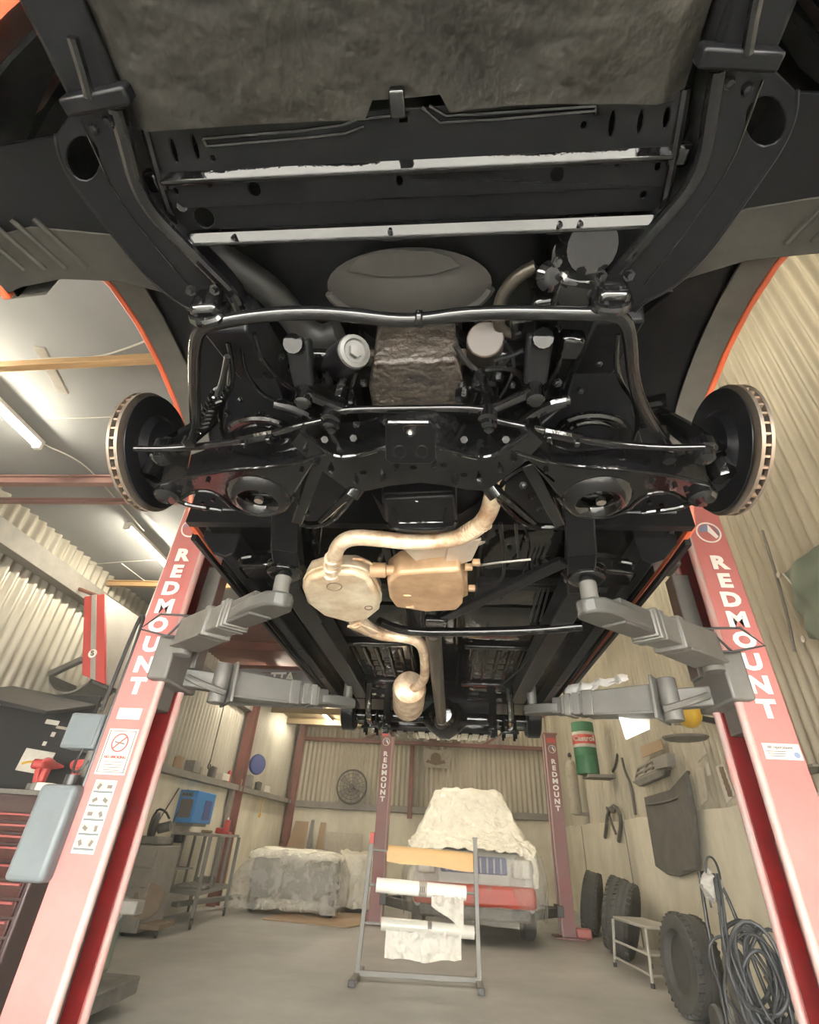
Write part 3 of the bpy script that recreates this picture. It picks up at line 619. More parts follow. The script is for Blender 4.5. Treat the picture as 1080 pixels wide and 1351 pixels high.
# --- engine front -----------------------------------------------------
sh = P(G().grid(lambda u, v: V3((XC + (u * 2 - 1) * (.36 - .04 * v), .44 + .16 * v, 2.02 - .015 * v)), 10, 4, (0, 0, .006)), 'fan_shroud', 'black_satin')
dc_ = A(538, 386, 1.972); drx = (A(648, 386, 1.972) - A(428, 386, 1.972)).x / 2
def dome(u, v):
    a = 2 * math.pi * u
    return V3((dc_.x + drx * v * math.cos(a), dc_.y + .075 * v * math.sin(a), 1.972 + .022 * v * v))
P(G().grid(dome, 32, 6), 'shroud_dome', 'shroud', sh)
P(G().prism(PX([(456, 359), (474, 340), (500, 332), (570, 331), (592, 338), (608, 352), (575, 362), (530, 366), (490, 364)], 1.966), (0, 0, .004)), 'shroud_lip', 'shroud', sh, bev=.002)
P(G().tube([dome(.02 + .46 * i / 20, 1.0) for i in range(21)], .009, 8), 'shroud_rim', 'shroud', sh)
P(G().lathe([(.0, -.02), (.085, -.02), (.085, -.012), (.07, -.006), (.085, 0), (.085, .012), (.0, .013)], V3((XC + .035, .70, 2.03)), (0, 1, 0), 32), 'crank_pulley', 'black_gloss', sh)
P(G().tube([V3((XC - .06, .70, 2.05)), V3((XC - .03, .70, 1.965)), V3((XC + .035, .70, 1.94)), V3((XC + .10, .70, 1.965)), V3((XC + .13, .70, 2.05))], .008, 8, smooth=2), 'fan_belt', 'black_satin', sh)
en = P(G().prism(PX([(492, 478), (603, 474), (612, 510), (610, 545), (492, 546), (486, 512)], 1.87), (0, 0, .2)), 'engine_sump', 'oily', bev=.02, seg=3)
P(G().prism(PX([(480, 470), (615, 468), (620, 482), (478, 484)], 1.90), (0, 0, .02)), 'sump_flange', 'oily', en, bev=.004)
P(G().box(V3((XC, 1.0, 2.12)), (.36, .6, .25)), 'engine_block', 'black_matte', bev=.03)
P(G().box(V3((XC, .80, 2.40)), (.7, .5, .12)), 'engine_top', 'black_matte', bev=.03)
fa, fb = A(440, 482, 1.93), A(467, 464, 1.875)
of = P(G().cyl(fa, fb, .034, 24), 'oil_filter', 'black_satin', bev=.004)
d = (fb - fa).normalized(); P(G().lathe([(.033, 0), (.031, .006), (.024, .008), (.021, .004), (.0, .004)], fb, d, 24), 'filter_end', 'filter_grey', of)
P(G().lathe([(.014, .004), (.014, .014), (.0, .015)], fb, d, 6), 'filter_nut', 'filter_grey', of)
P(G().lathe([(.0, 0), (.036, .0), (.036, .05), (.03, .055), (.03, .09), (.0, .09)], A(640, 447, 1.90), (.05, .9, .5), 24), 'starter_motor', 'canister', bev=.003)
P(G().tube(PX([(275, 318), (292, 342), (325, 362), (355, 382), (378, 408), (398, 436), (425, 448), (448, 440)], 1.95), .028, 14, smooth=2), 'radiator_hose', 'rubber_hose')
P(G().tube(PX([(706, 352), (682, 364), (664, 385), (656, 412), (658, 434), (672, 442), (690, 436)], 1.92), .0115, 12, smooth=2), 'coolant_pipe', 'shaft')
P(G().tube(PX([(600, 455), (615, 478), (640, 500), (648, 520)], 1.88), .006, 8, smooth=2), 'engine_hose', 'rubber_hose')
for c, r in (((632, 505), .016), ((655, 500), .014), ((610, 520), .015), ((448, 518), .018), ((432, 505), .013), ((462, 530), .013), ((640, 525), .013), ((395, 520), .012), ((345, 555), .012)):
    P(G().lathe([(.4 * r, -r), (r, -.8 * r), (r, .5 * r), (.6 * r, .7 * r), (.6 * r, 1.6 * r)], A(c[0], c[1], 1.85), (.2 * math.sin(c[0]), -.4, 1), 10), 'engine_fitting', 'black_gloss')
P(G().prism(PX([(395, 515), (430, 505), (450, 530), (420, 548), (380, 540)], 1.855), (0, 0, .02), [ell((398, 527), 9, 5, 1.855, 10)]), 'engine_bracket', 'black_gloss', bev=.004)
P(G().tube(PX([(300, 470), (292, 510), (278, 540), (268, 560)], 1.86), .006, 8, smooth=2), 'brake_hose', 'rubber_hose')
hel = [V3((p.x + .016 * math.cos(i * .8), p.y, p.z + .016 * math.sin(i * .8))) for i, p in enumerate([A(290 - i * .35, 515 + i * .7, 1.86) for i in range(70)])]
P(G().tube(hel, .004, 6), 'hose_spring', 'black_gloss')
# --- gearbox and exhaust ----------------------------------------------
gb = P(G().prism(PX([(505, 660), (600, 655), (603, 690), (597, 698), (515, 700), (508, 690)], 1.80), (0, .0, .12)), 'gearbox_pan', 'black_satin', bev=.008)
P(G().tube(PX([(510, 690), (516, 699), (597, 697), (602, 688)], 1.798), .005, 8, smooth=1), 'pan_flange', 'black_gloss', gb)
P(G().prism(PX([(503, 652), (598, 648), (600, 664), (504, 668)], 1.815), (0, 0, .09)), 'pan_step', 'black_satin', gb, bev=.006)
P(G().tube(PX([(520, 672), (526, 690), (584, 689), (588, 671)], 1.7985), .0025, 6), 'pan_bead', 'black_gloss', gb)
P(G().cyl(A(550, 658, 1.82), A(550, 658, 1.805), .008, 8), 'drain_plug', 'steel', gb)
P(G().lathe([(.19, 0), (.17, .15), (.12, .25), (.1, .5)], V3((XC, 1.15, 2.03)), (0, 1, 0), 24), 'bell_housing', 'black_satin', gb)
z = 1.815
ex = P(G().tube(PX([(655, 620), (652, 650), (643, 682), (622, 703), (592, 713), (550, 716), (500, 711), (465, 708), (446, 718), (440, 738), (438, 760)], z), .0235, 18, smooth=2), 'exhaust_pipe', 'exhaust')
for i in range(9):
    a = A(640 - i * 4.2, 688 + i * 2.6, z); b = A(640 - (i + .3) * 4.2, 688 + (i + .3) * 2.6, z)
    P(G().cyl(a, a + (b - a).normalized() * .003, .0245, 16), 'bend_crease', 'exhaust', ex)
for c in ((440, 737), (438, 748), (438, 757)): P(G().tube(PX([(c[0] - 1, c[1] - 2), (c[0] + 1, c[1] + 2)], z), .028, 16), 'pipe_collar', 'exhaust', ex)
MU = [(398, 778), (406, 764), (430, 757), (466, 757), (488, 766), (501, 790), (500, 806), (485, 818), (462, 822), (425, 812), (405, 797)]
mu = P(G().prism(PX(MU, 1.80), (0, -.0, .075)), 'muffler', 'muffler', ex, bev=.014, seg=3)
P(G().tube([p + V3((0, 0, .03)) for p in PX(MU, 1.795)], .006, 8, smooth=1, close=True), 'muffler_seam', 'muffler', ex)
P(G().tube(ell((441, 774), 10, 5, 1.799, 14), .0022, 6, close=True), 'muffler_stamp', 'dust_brown', ex)
P(G().tube(ell((486, 802), 5, 2.5, 1.799, 10), .0022, 6, close=True), 'muffler_stamp', 'dust_brown', ex)
tp = P(G().tube(PX([(470, 818), (486, 830), (505, 838), (535, 840), (553, 846), (560, 860), (561, 885), (558, 900), (546, 908)], 1.82), [.034, .03, .026, .025, .025, .025, .025, .025, .025], 16, smooth=2), 'tail_pipe', 'exhaust', ex)
P(G().beam(A(466, 824, 1.80), A(492, 836, 1.80), .07, .01), 'pipe_flange', 'exhaust', ex, bev=.003)
ra, rb = A(540, 905, 1.83), A(538, 938, 1.83)
P(G().lathe([(.06, 0), (.09, .02), (.098, .06), (.092, .16), (.098, .2), (.098, .42), (.088, .46), (.0, .46)], ra, V3((rb.x - ra.x, rb.y - ra.y, -.02)), 24), 'resonator', 'exhaust', ex)
hs = P(G().grid(lambda u, v: A(515 + 125 * u + (20 - 40 * u) * v, 716 + (36 * math.sin(math.pi * (u * .9 + .05)) ** .7) * v, 1.86 - .02 * v), 16, 6, (0, 0, .006)), 'heat_shield', 'heat_shield')
P(G().prism(PX([(592, 716), (635, 712), (622, 740), (585, 752)], 1.835), (0, 0, .01)), 'shield_flap', 'heat_shield', hs, bev=.003)
gp = P(G().prism(PX([(510, 768), (525, 757), (606, 752), (612, 768), (610, 798), (603, 806), (562, 808), (522, 802), (513, 790)], 1.80), (0, .0, .09)), 'transmission_pan', 'gear_pan', bev=.012, seg=3)
P(G().prism(PX([(514, 758), (607, 750), (616, 755), (617, 786), (608, 790), (520, 778)], 1.83), (0, 0, .05)), 'pan_rim', 'gear_pan', gp, bev=.004)
P(G().lathe([(.0, 0), (.025, 0), (.025, .05), (.018, .055), (.018, .08), (.0, .08)], A(488, 752, 1.83), (1, .1, .05), 16), 'speedo_drive', 'gear_pan', gp)
for c in ((537, 786), (540, 801)): P(G().box(A(c[0], c[1], 1.798), (.03, .012, .008)), 'pan_boss', 'gear_pan', gp, bev=.004)
P(G().tube(PX([(465, 737), (480, 738), (500, 752)], 1.84), .006, 8, smooth=1), 'sensor_lead', 'exhaust', gp)
for c in ((618, 748), (628, 742), (622, 776)): P(G().box(A(c[0], c[1], 1.83), (.025, .02, .02)), 'pan_lug', 'gear_pan', gp, bev=.004)
P(G().tube(PX([(630, 746), (660, 742), (700, 738)], 1.84), .004, 6), 'shift_rod', 'steel', gp)
# crossmember under the gearbox with braces, propeller shaft
gx = P(G().tube(PX([(500, 820), (520, 829), (550, 834), (610, 834), (700, 832), (768, 826)], 1.82), .0185, 12, smooth=1), 'gearbox_crossmember', 'black_gloss')
P(G().beam(A(560, 818, 1.83), A(590, 820, 1.83), .06, .03), 'gearbox_mount', 'black_gloss', gx, bev=.006)
P(G().beam(A(585, 815, 1.84), A(745, 740, 1.86), .05, .02), 'brace', 'black_satin', gx, bev=.004)
for i in range(3): P(G().tube(PX([(698 + i * 7, 820), (712 + i * 6, 775)], 1.87), .004, 6), 'brake_line', 'black_satin', gx)
P(G().tube(PX([(660, 690), (664, 730), (665, 762), (650, 775), (630, 785)], 1.87), .006, 8, smooth=2), 'fuel_line', 'rubber_hose')
P(G().tube(PX([(680, 690), (684, 735)], 1.87), .005, 8), 'fuel_line', 'rubber_hose')
P(G().tube(PX([(770, 740), (740, 800), (712, 842), (690, 880), (660, 905)], 1.88), .004, 6, smooth=1), 'handbrake_cable', 'black_satin')
ps = P(G().tube([A(571, 834, 1.83), A(583, 958, 1.80)], .035, 20), 'propeller_shaft', 'shaft')
P(G().lathe([(.036, 0), (.05, .02), (.05, .06), (.036, .08)], A(582, 950, 1.80), V3((0, 1, 0)), 16), 'shaft_joint', 'shaft', ps)
# --- floor pan and sills -----------------------------------------------
def fl(u, v):
    x = XC + (u * 2 - 1) * .76; y = 1.36 + 2.35 * v; z = 1.955
    d = abs(x - XC - .02); z += .11 * max(0, 1 - max(0, d - .10) / .06) if d < .16 else 0
    z += .004 * math.sin(y * 60) * (1 if .6 < v < .9 and .2 < d < .55 else 0)
    return V3((x, y, z + .003 * nz((x, y, 0), 9)))
fp = P(G().grid(fl, 60, 90), 'floor_pan', 'black_gloss', ang=60)
for s in (-1, 1):
    x0 = XC + .36 * s
    for i in range(6): P(G().beam(V3((x0 - .16 + i * .064, 2.55, 1.945)), V3((x0 - .16 + i * .064, 3.1, 1.945)), .022, .018), 'floor_rib', 'black_gloss', fp, bev=.006)
    P(G().beam(V3((x0 - .22, 2.48, 1.94)), V3((x0 + .22, 2.48, 1.94)), .04, .03), 'floor_rib', 'black_gloss', fp, bev=.008)
    P(G().beam(V3((x0 - .22, 3.2, 1.94)), V3((x0 + .22, 3.2, 1.94)), .05, .03), 'floor_rib', 'black_gloss', fp, bev=.008)
    P(G().grid(lambda u, v: V3((x0 + (u - .5) * .46, 2.0 + .42 * v, 1.948 - .025 * math.sin(math.pi * u) ** .4 * math.sin(math.pi * v) ** .4)), 14, 12), 'floor_pressing', 'black_gloss', fp)
    P(G().beam(V3((XC + .17 * s, 1.75, 1.94)), V3((XC + .66 * s, 1.75, 1.94)), .06, .04), 'floor_crossbar', 'black_satin', fp, bev=.008)
    x1 = XC + .715 * s
    sl = P(G().prism([V3((x1 + a * s, 1.42, b)) for a, b in ((-.055, 1.95), (-.05, 1.875), (-.02, 1.86), (.02, 1.875), (.075, 1.935), (.08, 1.97), (-.055, 1.97))], (0, 2.1, 0)), 'sill', 'black_satin', bev=.006)
    P(G().beam(V3((x1 - .01 * s, 1.44, 1.855)), V3((x1 - .01 * s, 3.5, 1.855)), .004, .03), 'sill_seam', 'black_gloss', sl)
    for i in range(3): P(G().lathe([(.014, 0), (.014, .002), (.008, .002)], V3((x1 - .036 * s, 1.9 + i * .5, 1.866)), (0, 0, -1), 12), 'drain_grommet', 'black_satin', sl)
    P(G().beam(V3((XC + .50 * s, 1.52, 1.885)), V3((XC + .70 * s, 1.56, 1.90)), .10, .06), 'outrigger', 'black_gloss', sl, bev=.012)
    jp = V3((XC + .50 * s, 1.5, 1.86))
    P(G().lathe([(.075, 0), (.06, -.02), (.035, -.022)], jp, (0, 0, 1), 10), 'jacking_point', 'black_gloss', sl, bev=.004)
    P(G().tube([V3((XC + .60 * s, 1.48, 1.90)), V3((XC + .66 * s, 1.46, 1.88)), V3((XC + .72 * s, 1.52, 1.885)), V3((XC + .70 * s, 1.62, 1.89)), V3((XC + .62 * s, 1.6, 1.90))], .008, 8, smooth=2, close=True), 'bracket_loop', 'black_gloss', sl)
# --- rear axle ----------------------------------------------------------
ay, az = 3.86, 1.86
ra_ = P(G().cyl((XC - .66, ay, az), (XC + .66, ay, az), .04, 20), 'rear_axle', 'black_gloss')
P(G().lathe([(.04, -.16), (.10, -.10), (.145, -.03), (.145, .03), (.10, .10), (.04, .16)], (XC + .04, ay, az), (1, 0, 0), 28), 'differential', 'black_gloss', ra_)
P(G().lathe([(.10, 0), (.075, .10), (.05, .18)], (XC + .035, ay - .06, az), (0, -1, -.12), 20), 'pinion_nose', 'black_gloss', ra_)
for i in range(8):
    a = 2 * math.pi * i / 8; P(G().ball((XC + .04 + .0, ay + .12 * math.cos(a) * .9, az + .12 * math.sin(a)), .012, 8), 'bolt', 'black_gloss', ra_)
for s in (-1, 1):
    x = XC + .50 * s
    P(G().tube([(x - .08 * s, 3.05, 1.90), (x - .02 * s, 3.5, 1.80), (x, ay, 1.79), (x + .02 * s, 4.3, 1.84), (x + .02 * s, 4.6, 1.93)], .022, 8, smooth=2), 'leaf_spring', 'black_gloss', ra_)
    P(G().beam((x - .05, ay - .07, 1.765), (x - .05, ay + .07, 1.765), .03, .02), 'spring_plate', 'black_gloss', ra_, bev=.005)
    P(G().box((x, ay, 1.768), (.12, .16, .02)), 'spring_plate', 'black_gloss', ra_, bev=.005)
    for q in (-.04, .04):
        for t in (-.05, .05): P(G().cyl((x + q, ay + t, 1.73), (x + q, ay + t, 1.88), .009, 8), 'u_bolt', 'black_gloss', ra_)
    P(G().beam((x - .13 * s, ay - .12, 1.76), (x - .10 * s, ay - .05, 2.15), .05, .05), 'rear_shock', 'black_gloss', ra_, bev=.012)
    P(G().box((x - .12 * s, ay - .11, 1.80), (.05, .03, .16)), 'shock_bracket', 'black_gloss', ra_, bev=.006)
    P(G().lathe([(.13, -.05), (.14, -.04), (.14, .04), (.12, .05), (.05, .06)], (XC + .67 * s, ay, az + .03), (s, 0, 0), 28), 'brake_drum', 'black_satin', ra_)
P(G().box((XC - .02, 4.30, 1.88), (.84, .34, .14)), 'fuel_tank', 'black_gloss', bev=.03)
for i in range(9): P(G().box((XC - .36 + i * .085, 4.30, 1.807), (.03, .3, .012)), 'tank_rib', 'black_gloss', bev=.005)
P(G().box((XC, 4.25, 1.97), (1.5, .95, .03)), 'boot_floor', 'black_satin')
P(G().box((XC, 4.745, 2.28), (1.56, .02, .62)), 'rear_panel_liner', 'black_matte')
P(G().box((XC, 4.74, 2.0), (1.5, .05, .10)), 'rear_valance', 'black_satin', bev=.01)
# invented small fixings, pipes and wiring, added for the glints they give
random.seed(21)
GLINT_BOLTS = [(402, 596, 1.772), (418, 610, 1.772), (436, 622, 1.772), (470, 636, 1.772), (505, 630, 1.772), (632, 634, 1.772), (600, 634, 1.772), (660, 622, 1.772), (678, 606, 1.772), (523, 616, 1.772), (572, 616, 1.772),
         (470, 560, 1.85), (455, 512, 1.86), (620, 512, 1.86), (600, 560, 1.85), (480, 505, 1.87), (372, 470, 1.9), (350, 495, 1.9), (330, 452, 1.9), (412, 470, 1.9), (700, 470, 1.9), (735, 505, 1.88), (675, 508, 1.88), (765, 515, 1.88), (790, 480, 1.9),
         (300, 545, 1.86), (318, 528, 1.86), (848, 560, 1.86), (862, 552, 1.86), (835, 590, 1.85), (700, 655, 1.79), (712, 672, 1.79), (690, 640, 1.79), (395, 662, 1.79), (405, 676, 1.79), (388, 648, 1.79), (655, 700, 1.87), (672, 722, 1.87), (690, 712, 1.87), (705, 748, 1.87), (722, 735, 1.87), (430, 690, 1.88), (415, 715, 1.88)]
for x, y, z in GLINT_BOLTS:
    r = random.uniform(.004, .0065); P(G().lathe([(r * 1.5, 0), (r * 1.5, .002), (r, .002), (r, .009), (r * .4, .010), (r * .4, .016)], A(x, y, z), (random.uniform(-.3, .3), random.uniform(-.9, -.1), -1), 6), 'bolt', 'black_gloss')
for l, z, r in (([(335, 440), (345, 475), (372, 505), (398, 520)], 1.88, .005), ([(318, 450), (322, 490), (345, 520), (362, 528)], 1.88, .004), ([(400, 455), (415, 490), (420, 520), (405, 545)], 1.89, .004), ([(665, 450), (680, 475), (672, 505), (655, 530)], 1.88, .004), ([(735, 430), (742, 470), (728, 500), (705, 530)], 1.88, .005), ([(762, 440), (756, 480), (742, 512)], 1.89, .004), ([(470, 490), (462, 515), (440, 530)], 1.87, .005), ([(610, 470), (628, 490), (630, 520), (620, 545)], 1.88, .004), ([(690, 690), (700, 720), (690, 760), (660, 790)], 1.9, .004), ([(420, 650), (425, 690), (420, 730)], 1.9, .005)):
    P(G().tube(PX(l, z), r, 8, smooth=2), 'brake_pipe', 'black_gloss')
for c, sz, z in (((425, 470), (.05, .04, .05), 1.93), ((690, 425), (.05, .05, .05), 1.93), ((400, 488), (.04, .06, .03), 1.91), ((662, 470), (.03, .04, .04), 1.92), ((480, 455), (.05, .03, .05), 1.96), ((605, 450), (.05, .03, .05), 1.96)):
    P(G().box(A(c[0], c[1], z), sz, RZ(c[0] * .1)), 'engine_casting', 'black_gloss', bev=.008)
# ================================================================== two-post hoists
def lift_post(cx, s, y0, label, red, name='lift_post', carriage_z=1.70, top=2.80, group='hoist columns'):
    X = lambda d: cx + s * d
    t = thing(name, label, 'hoist post', (X(1.46), y0 + .12, 0), group)
    prof = [(1.36, .035), (1.36, 0), (1.555, 0), (1.555, .245), (1.36, .245), (1.36, .21), (1.372, .21), (1.372, .233), (1.543, .233), (1.543, .012), (1.372, .012), (1.372, .035)]
    c = G().prism([V3((X(a), y0 + b, .0)) for a, b in prof], (0, 0, top)).obj('column', red, t, bev=.006)
    G().prism([V3((X(a), y0 + b, .02)) for a, b in ((1.541, .014), (1.541, .231), (1.374, .231), (1.374, .226), (1.535, .226), (1.535, .019), (1.374, .019), (1.374, .014))], (0, 0, top - .04)).obj('channel_shade', 'lift_red_channel_shade', c)  # dark red sheet paints the shade inside the open channel
    for b in (.0, .245):
        G().tube([(X(1.362), y0 + b + (.015 if b == 0 else -.015), .02), (X(1.362), y0 + b + (.015 if b == 0 else -.015), top)], .019, 12).obj('rounded_edge', 'lift_edge_shading', c)
    G().box((X(1.46), y0 + .12, .012), (.44, .40, .024)).obj('base_plate', red, t, bev=.004)
    for q in (-1, 1): G().prism([V3((X(1.556 if q > 0 else 1.556), y0 + .12 + q * .09, .02)), V3((X(1.67), y0 + .12 + q * .09, .02)), V3((X(1.556), y0 + .12 + q * .09, .2))], (0, .012, 0)).obj('gusset', red, t, bev=.002)
    G().box((X(1.46), y0 + .12, top + .012), (.24, .28, .024)).obj('top_plate', red, t, bev=.004)
    # carriage and ram in the channel
    G().box((X(1.45), y0 + .122, carriage_z + .08), (.14, .17, .40)).obj('carriage', 'arm_grey', t, bev=.008)
    G().cyl((X(1.40), y0 + .07, .05), (X(1.40), y0 + .07, 1.17), .030, 16).obj('ram_cylinder', 'rod_black', t)
    G().cyl((X(1.40), y0 + .07, 1.17), (X(1.40), y0 + .07, carriage_z), .013, 12).obj('ram_rod', 'steel', t)
    return t
def lettering(t, word, cx, s, y0, z0, dz, size, m='white_paint', dx=1.468):
    for i, ch in enumerate(word):
        text(ch, size, m, t, V3((cx + s * dx, y0, z0 - dz * i)), (1, 0, 0), (0, 0, 1), 'letter', bold=size * .05, sx=1.22)
def badge(t, cx, s, y0, z, r=.065, dx=1.468):
    o = V3((cx + s * dx, y0, z))
    b = G().lathe([(r, .001), (r, .004), (r * .88, .004), (r * .88, .001)], o, (0, -1, 0), 28, loop=True).obj('badge', 'white_paint', t)
    def pl(pts, m, k): G().prism([o + V3((a * r, -.002 - k, c * r)) for a, c in pts], (0, -.002, 0)).obj('badge_mark', m, b)
    pl([(-.62, .45), (-.2, .75), (.1, .8), (-.05, .1), (-.72, .05)], 'decal_blue', 0)
    pl([(.1, .8), (.7, -.4), (.45, -.6), (-.05, .1)], 'white_paint', 0)
    pl([(.45, .65), (.8, .1), (.75, -.3)], 'decal_blue', 0)
LC = -.057; LY = 2.40
lp = lift_post(LC, -1, LY, 'pink red hoist post with no-smoking sign, beside the tool chest', 'lift_red')
rp = lift_post(LC, 1, LY, 'pink red hoist post beside the hose trolley', 'lift_red')
for t, s in ((lp, -1), (rp, 1)):
    lettering(t, 'REDMOUNT', LC, s, LY, 2.392, .1045, .104)
    badge(t, LC, s, LY, 2.58)
def panel(t, name, cx, z, wd, ht, m, y=LY, k=.0): return G().box((cx, y - .002 - k, z), (wd, .002, ht)).obj(name, m, t)
# stickers on the left post
px_ = LC - 1.463
panel(lp, 'sticker', px_ + .005, 1.535, .115, .05, 'decal_white')
sg = panel(lp, 'no_smoking_sign', px_ + .008, 1.372, .142, .19, 'decal_white')
for a in (-.062, .062): G().box((px_ + .008 + a, LY - .0045, 1.372), (.003, .002, .175)).obj('sign_border', 'decal_ink', sg)
for a in (-.085, .085): G().box((px_ + .008, LY - .0045, 1.372 + a), (.127, .002, .003)).obj('sign_border', 'decal_ink', sg)
o = V3((px_ + .008, LY - .003, 1.408))
G().lathe([(.040, 0), (.040, .002), (.034, .002), (.034, 0)], o, (0, -1, 0), 28, loop=True).obj('prohibition_ring', 'decal_red', sg)
G().box(o + V3((0, -.001, 0)), (.072, .002, .006), RY(-.78)).obj('prohibition_bar', 'decal_red', sg)
G().box(o + V3((0, -.0005, -.001)), (.05, .0015, .006), RY(.15)).obj('cigarette', 'decal_ink', sg)
text('NO SMOKING', .0165, 'decal_red', sg, (px_ + .008, LY - .003, 1.347), (1, 0, 0), (0, 0, 1), bold=.0006, lift=.001)
for i in range(4): G().box((px_ + .008, LY - .0035, 1.328 - i * .011), (.085 - .012 * (i == 3), .001, .003)).obj('text_line', 'decal_ink', sg)
w_ = panel(lp, 'warning_chart', px_ + .008, 1.12, .10, .27, 'decal_white')
for i in range(5):
    for j in range(2):
        G().box((px_ - .016 + .048 * j, LY - .0035, 1.232 - i * .052), (.04, .001, .034)).obj('pictogram_frame', 'sign_grey', w_)
        G().box((px_ - .016 + .048 * j, LY - .0045, 1.230 - i * .052), (.022, .001, .014), RY(.5 * (i - 2) + j)).obj('pictogram', 'decal_ink', w_)
    G().box((px_ + .008, LY - .0035, 1.209 - i * .052), (.09, .001, .008)).obj('caption_bar', 'box_grey', w_)
panel(rp, 'sticker', LC + 1.47, 1.492, .15, .062, 'decal_white')
text('lift operations', .018, 'decal_ink', rp, (LC + 1.465, LY - .003, 1.508), (1, 0, 0), (0, 0, 1), lift=.001)
for i in range(3): G().box((LC + 1.445, LY - .0035, 1.492 - i * .009), (.08 - .01 * i, .001, .003)).obj('text_line', 'decal_ink', rp)
G().lathe([(.012, 0), (.012, .001)], (LC + 1.525, LY - .0035, 1.48), (0, -1, 0), 14).obj('sticker_mark', 'decal_blue', rp)
for z_, dx in ((.98, 1.47), (.90, 1.52)): G().lathe([(.03, 0), (.03, .003), (.0, .004)], (LC + dx, LY, z_), (0, -1, 0), 18).obj('access_plug', 'box_grey', rp)
# control box, tank, hoses on the left post
x0 = LC - 1.555
cb = G().box((x0 - .115, LY + .06, 1.455), (.17, .10, .155)).obj('control_box', 'box_grey', lp, bev=.01)
G().box((x0 - .115, LY + .006, 1.455), (.15, .006, .135)).obj('box_lid', 'box_grey', cb, bev=.003)
tk = G().box((x0 - .075, LY + .02, 1.055), (.17, .16, .345)).obj('oil_tank', 'box_grey', lp, bev=.022, seg=3)
G().cyl((x0 - .08, LY + .02, 1.225), (x0 - .08, LY + .02, 1.27), .03, 14).obj('tank_cap', 'rod_black', tk)
G().lathe([(.05, 0), (.055, .02), (.055, .13), (.04, .15)], (x0 - .06, LY + .12, 1.27), (0, 0, 1), 18).obj('pump_motor', 'arm_grey', lp)
G().tube([(x0 - .01, LY + .02, .95), (x0 - .015, LY + .02, 1.3), (x0 - .012, LY + .02, 1.9), (x0 - .03, LY + .03, 2.05), (x0 - .07, LY + .05, 2.03), (x0 - .09, LY + .06, 1.55)], .010, 8, smooth=2).obj('hydraulic_hose', 'rod_black', lp)
G().tube([(x0 - .02, LY + .04, 1.2), (x0 - .025, LY + .04, 1.9), (x0 - .03, LY + .06, 2.3), (x0 - .03, LY + .06, 2.75)], .008, 8, smooth=1).obj('conduit', 'cable', lp)
G().tube([(x0 - .09, LY + .03, 1.38), (x0 - .1, LY + .02, 1.30), (x0 - .06, LY, 1.27), (x0 - .02, LY, 1.33)], .006, 6, smooth=2).obj('control_cable', 'rod_black', lp)
G().box((x0 - .07, LY + .16, 1.86), (.10, .012, .36), RY(-.06)).obj('backing_board', 'decal_white', lp, bev=.002)
def lift_arm(t, s, base, tip, front):
    base, tip = V3(base), V3(tip); d = (tip - base).normalized(); Ln = (tip - base).length; sd = d.cross(V3((0, 0, 1))); u = sd.cross(d)
    q = lambda f: base + (tip - base) * f
    f1, f2 = (.42, .66) if front else (.50, .72)
    a = G().beam(base, q(f1), .13, .135, taper=.88).obj('lift_arm', 'arm_grey', t, bev=.008)
    G().prism([base + sd * .075 - u * .072, base - sd * .075 - u * .072, q(f1 * .9) - sd * .06 - u * .064, q(f1 * .9) + sd * .06 - u * .064], u * .012).obj('arm_skirt', 'arm_grey', a, bev=.003)
    G().beam(q(f1) - d * .03, q(f1) + d * .03, .128, .128).obj('arm_collar', 'arm_grey', a, bev=.006)
    G().beam(q(f1), q(f2), .10, .10).obj('middle_arm', 'arm_grey', a, bev=.006)
    for k2 in (0, 1): G().beam(q(f2) - d * (.055 + .05 * k2), q(f2) - d * (.02 + .05 * k2), .112, .112).obj('arm_collar', 'arm_grey', a, bev=.004)
    G().beam(q(f2) - d * .05, tip - d * .14, .085, .085).obj('inner_arm', 'arm_dark', a, bev=.005)
    pts = [q(f2) + d * .02 - sd * .045, tip - d * .13 - sd * .058, tip - sd * .052, tip + d * .04 - sd * .03, tip + d * .052, tip + d * .04 + sd * .03, tip + sd * .052, tip - d * .13 + sd * .058, q(f2) + d * .02 + sd * .045]
    G().prism([p - u * .035 for p in pts], u * .05).obj('arm_tip', 'arm_dark', a, bev=.009)
    if front:
        G().cyl(tip, tip + V3((0, 0, .10)), .027, 18).obj('pad_stem', 'arm_grey', a)
        G().lathe([(.04, 0), (.06, .012), (.06, .026), (.045, .03), (.045, .04), (.065, .044), (.065, .055), (.05, .06)], tip + V3((0, 0, .075)), (0, 0, 1), 20).obj('lift_pad', 'black_gloss', a, bev=.002)
    else:
        G().cyl(tip, tip + V3((0, 0, .12)), .028, 16).obj('pad_stem', 'arm_dark', a)
        G().prism([base + sd * .10 + u * .10, base - sd * .10 + u * .10, base - sd * .10 - u * .10, base + sd * .10 - u * .10], d * .015).obj('end_plate', 'arm_grey', a, bev=.003)
    G().cyl(base - V3((0, 0, .10)) - d * .04, base + V3((0, 0, .10)) - d * .04, .045, 16).obj('pivot_pin', 'arm_grey', a, bev=.004)
    return a
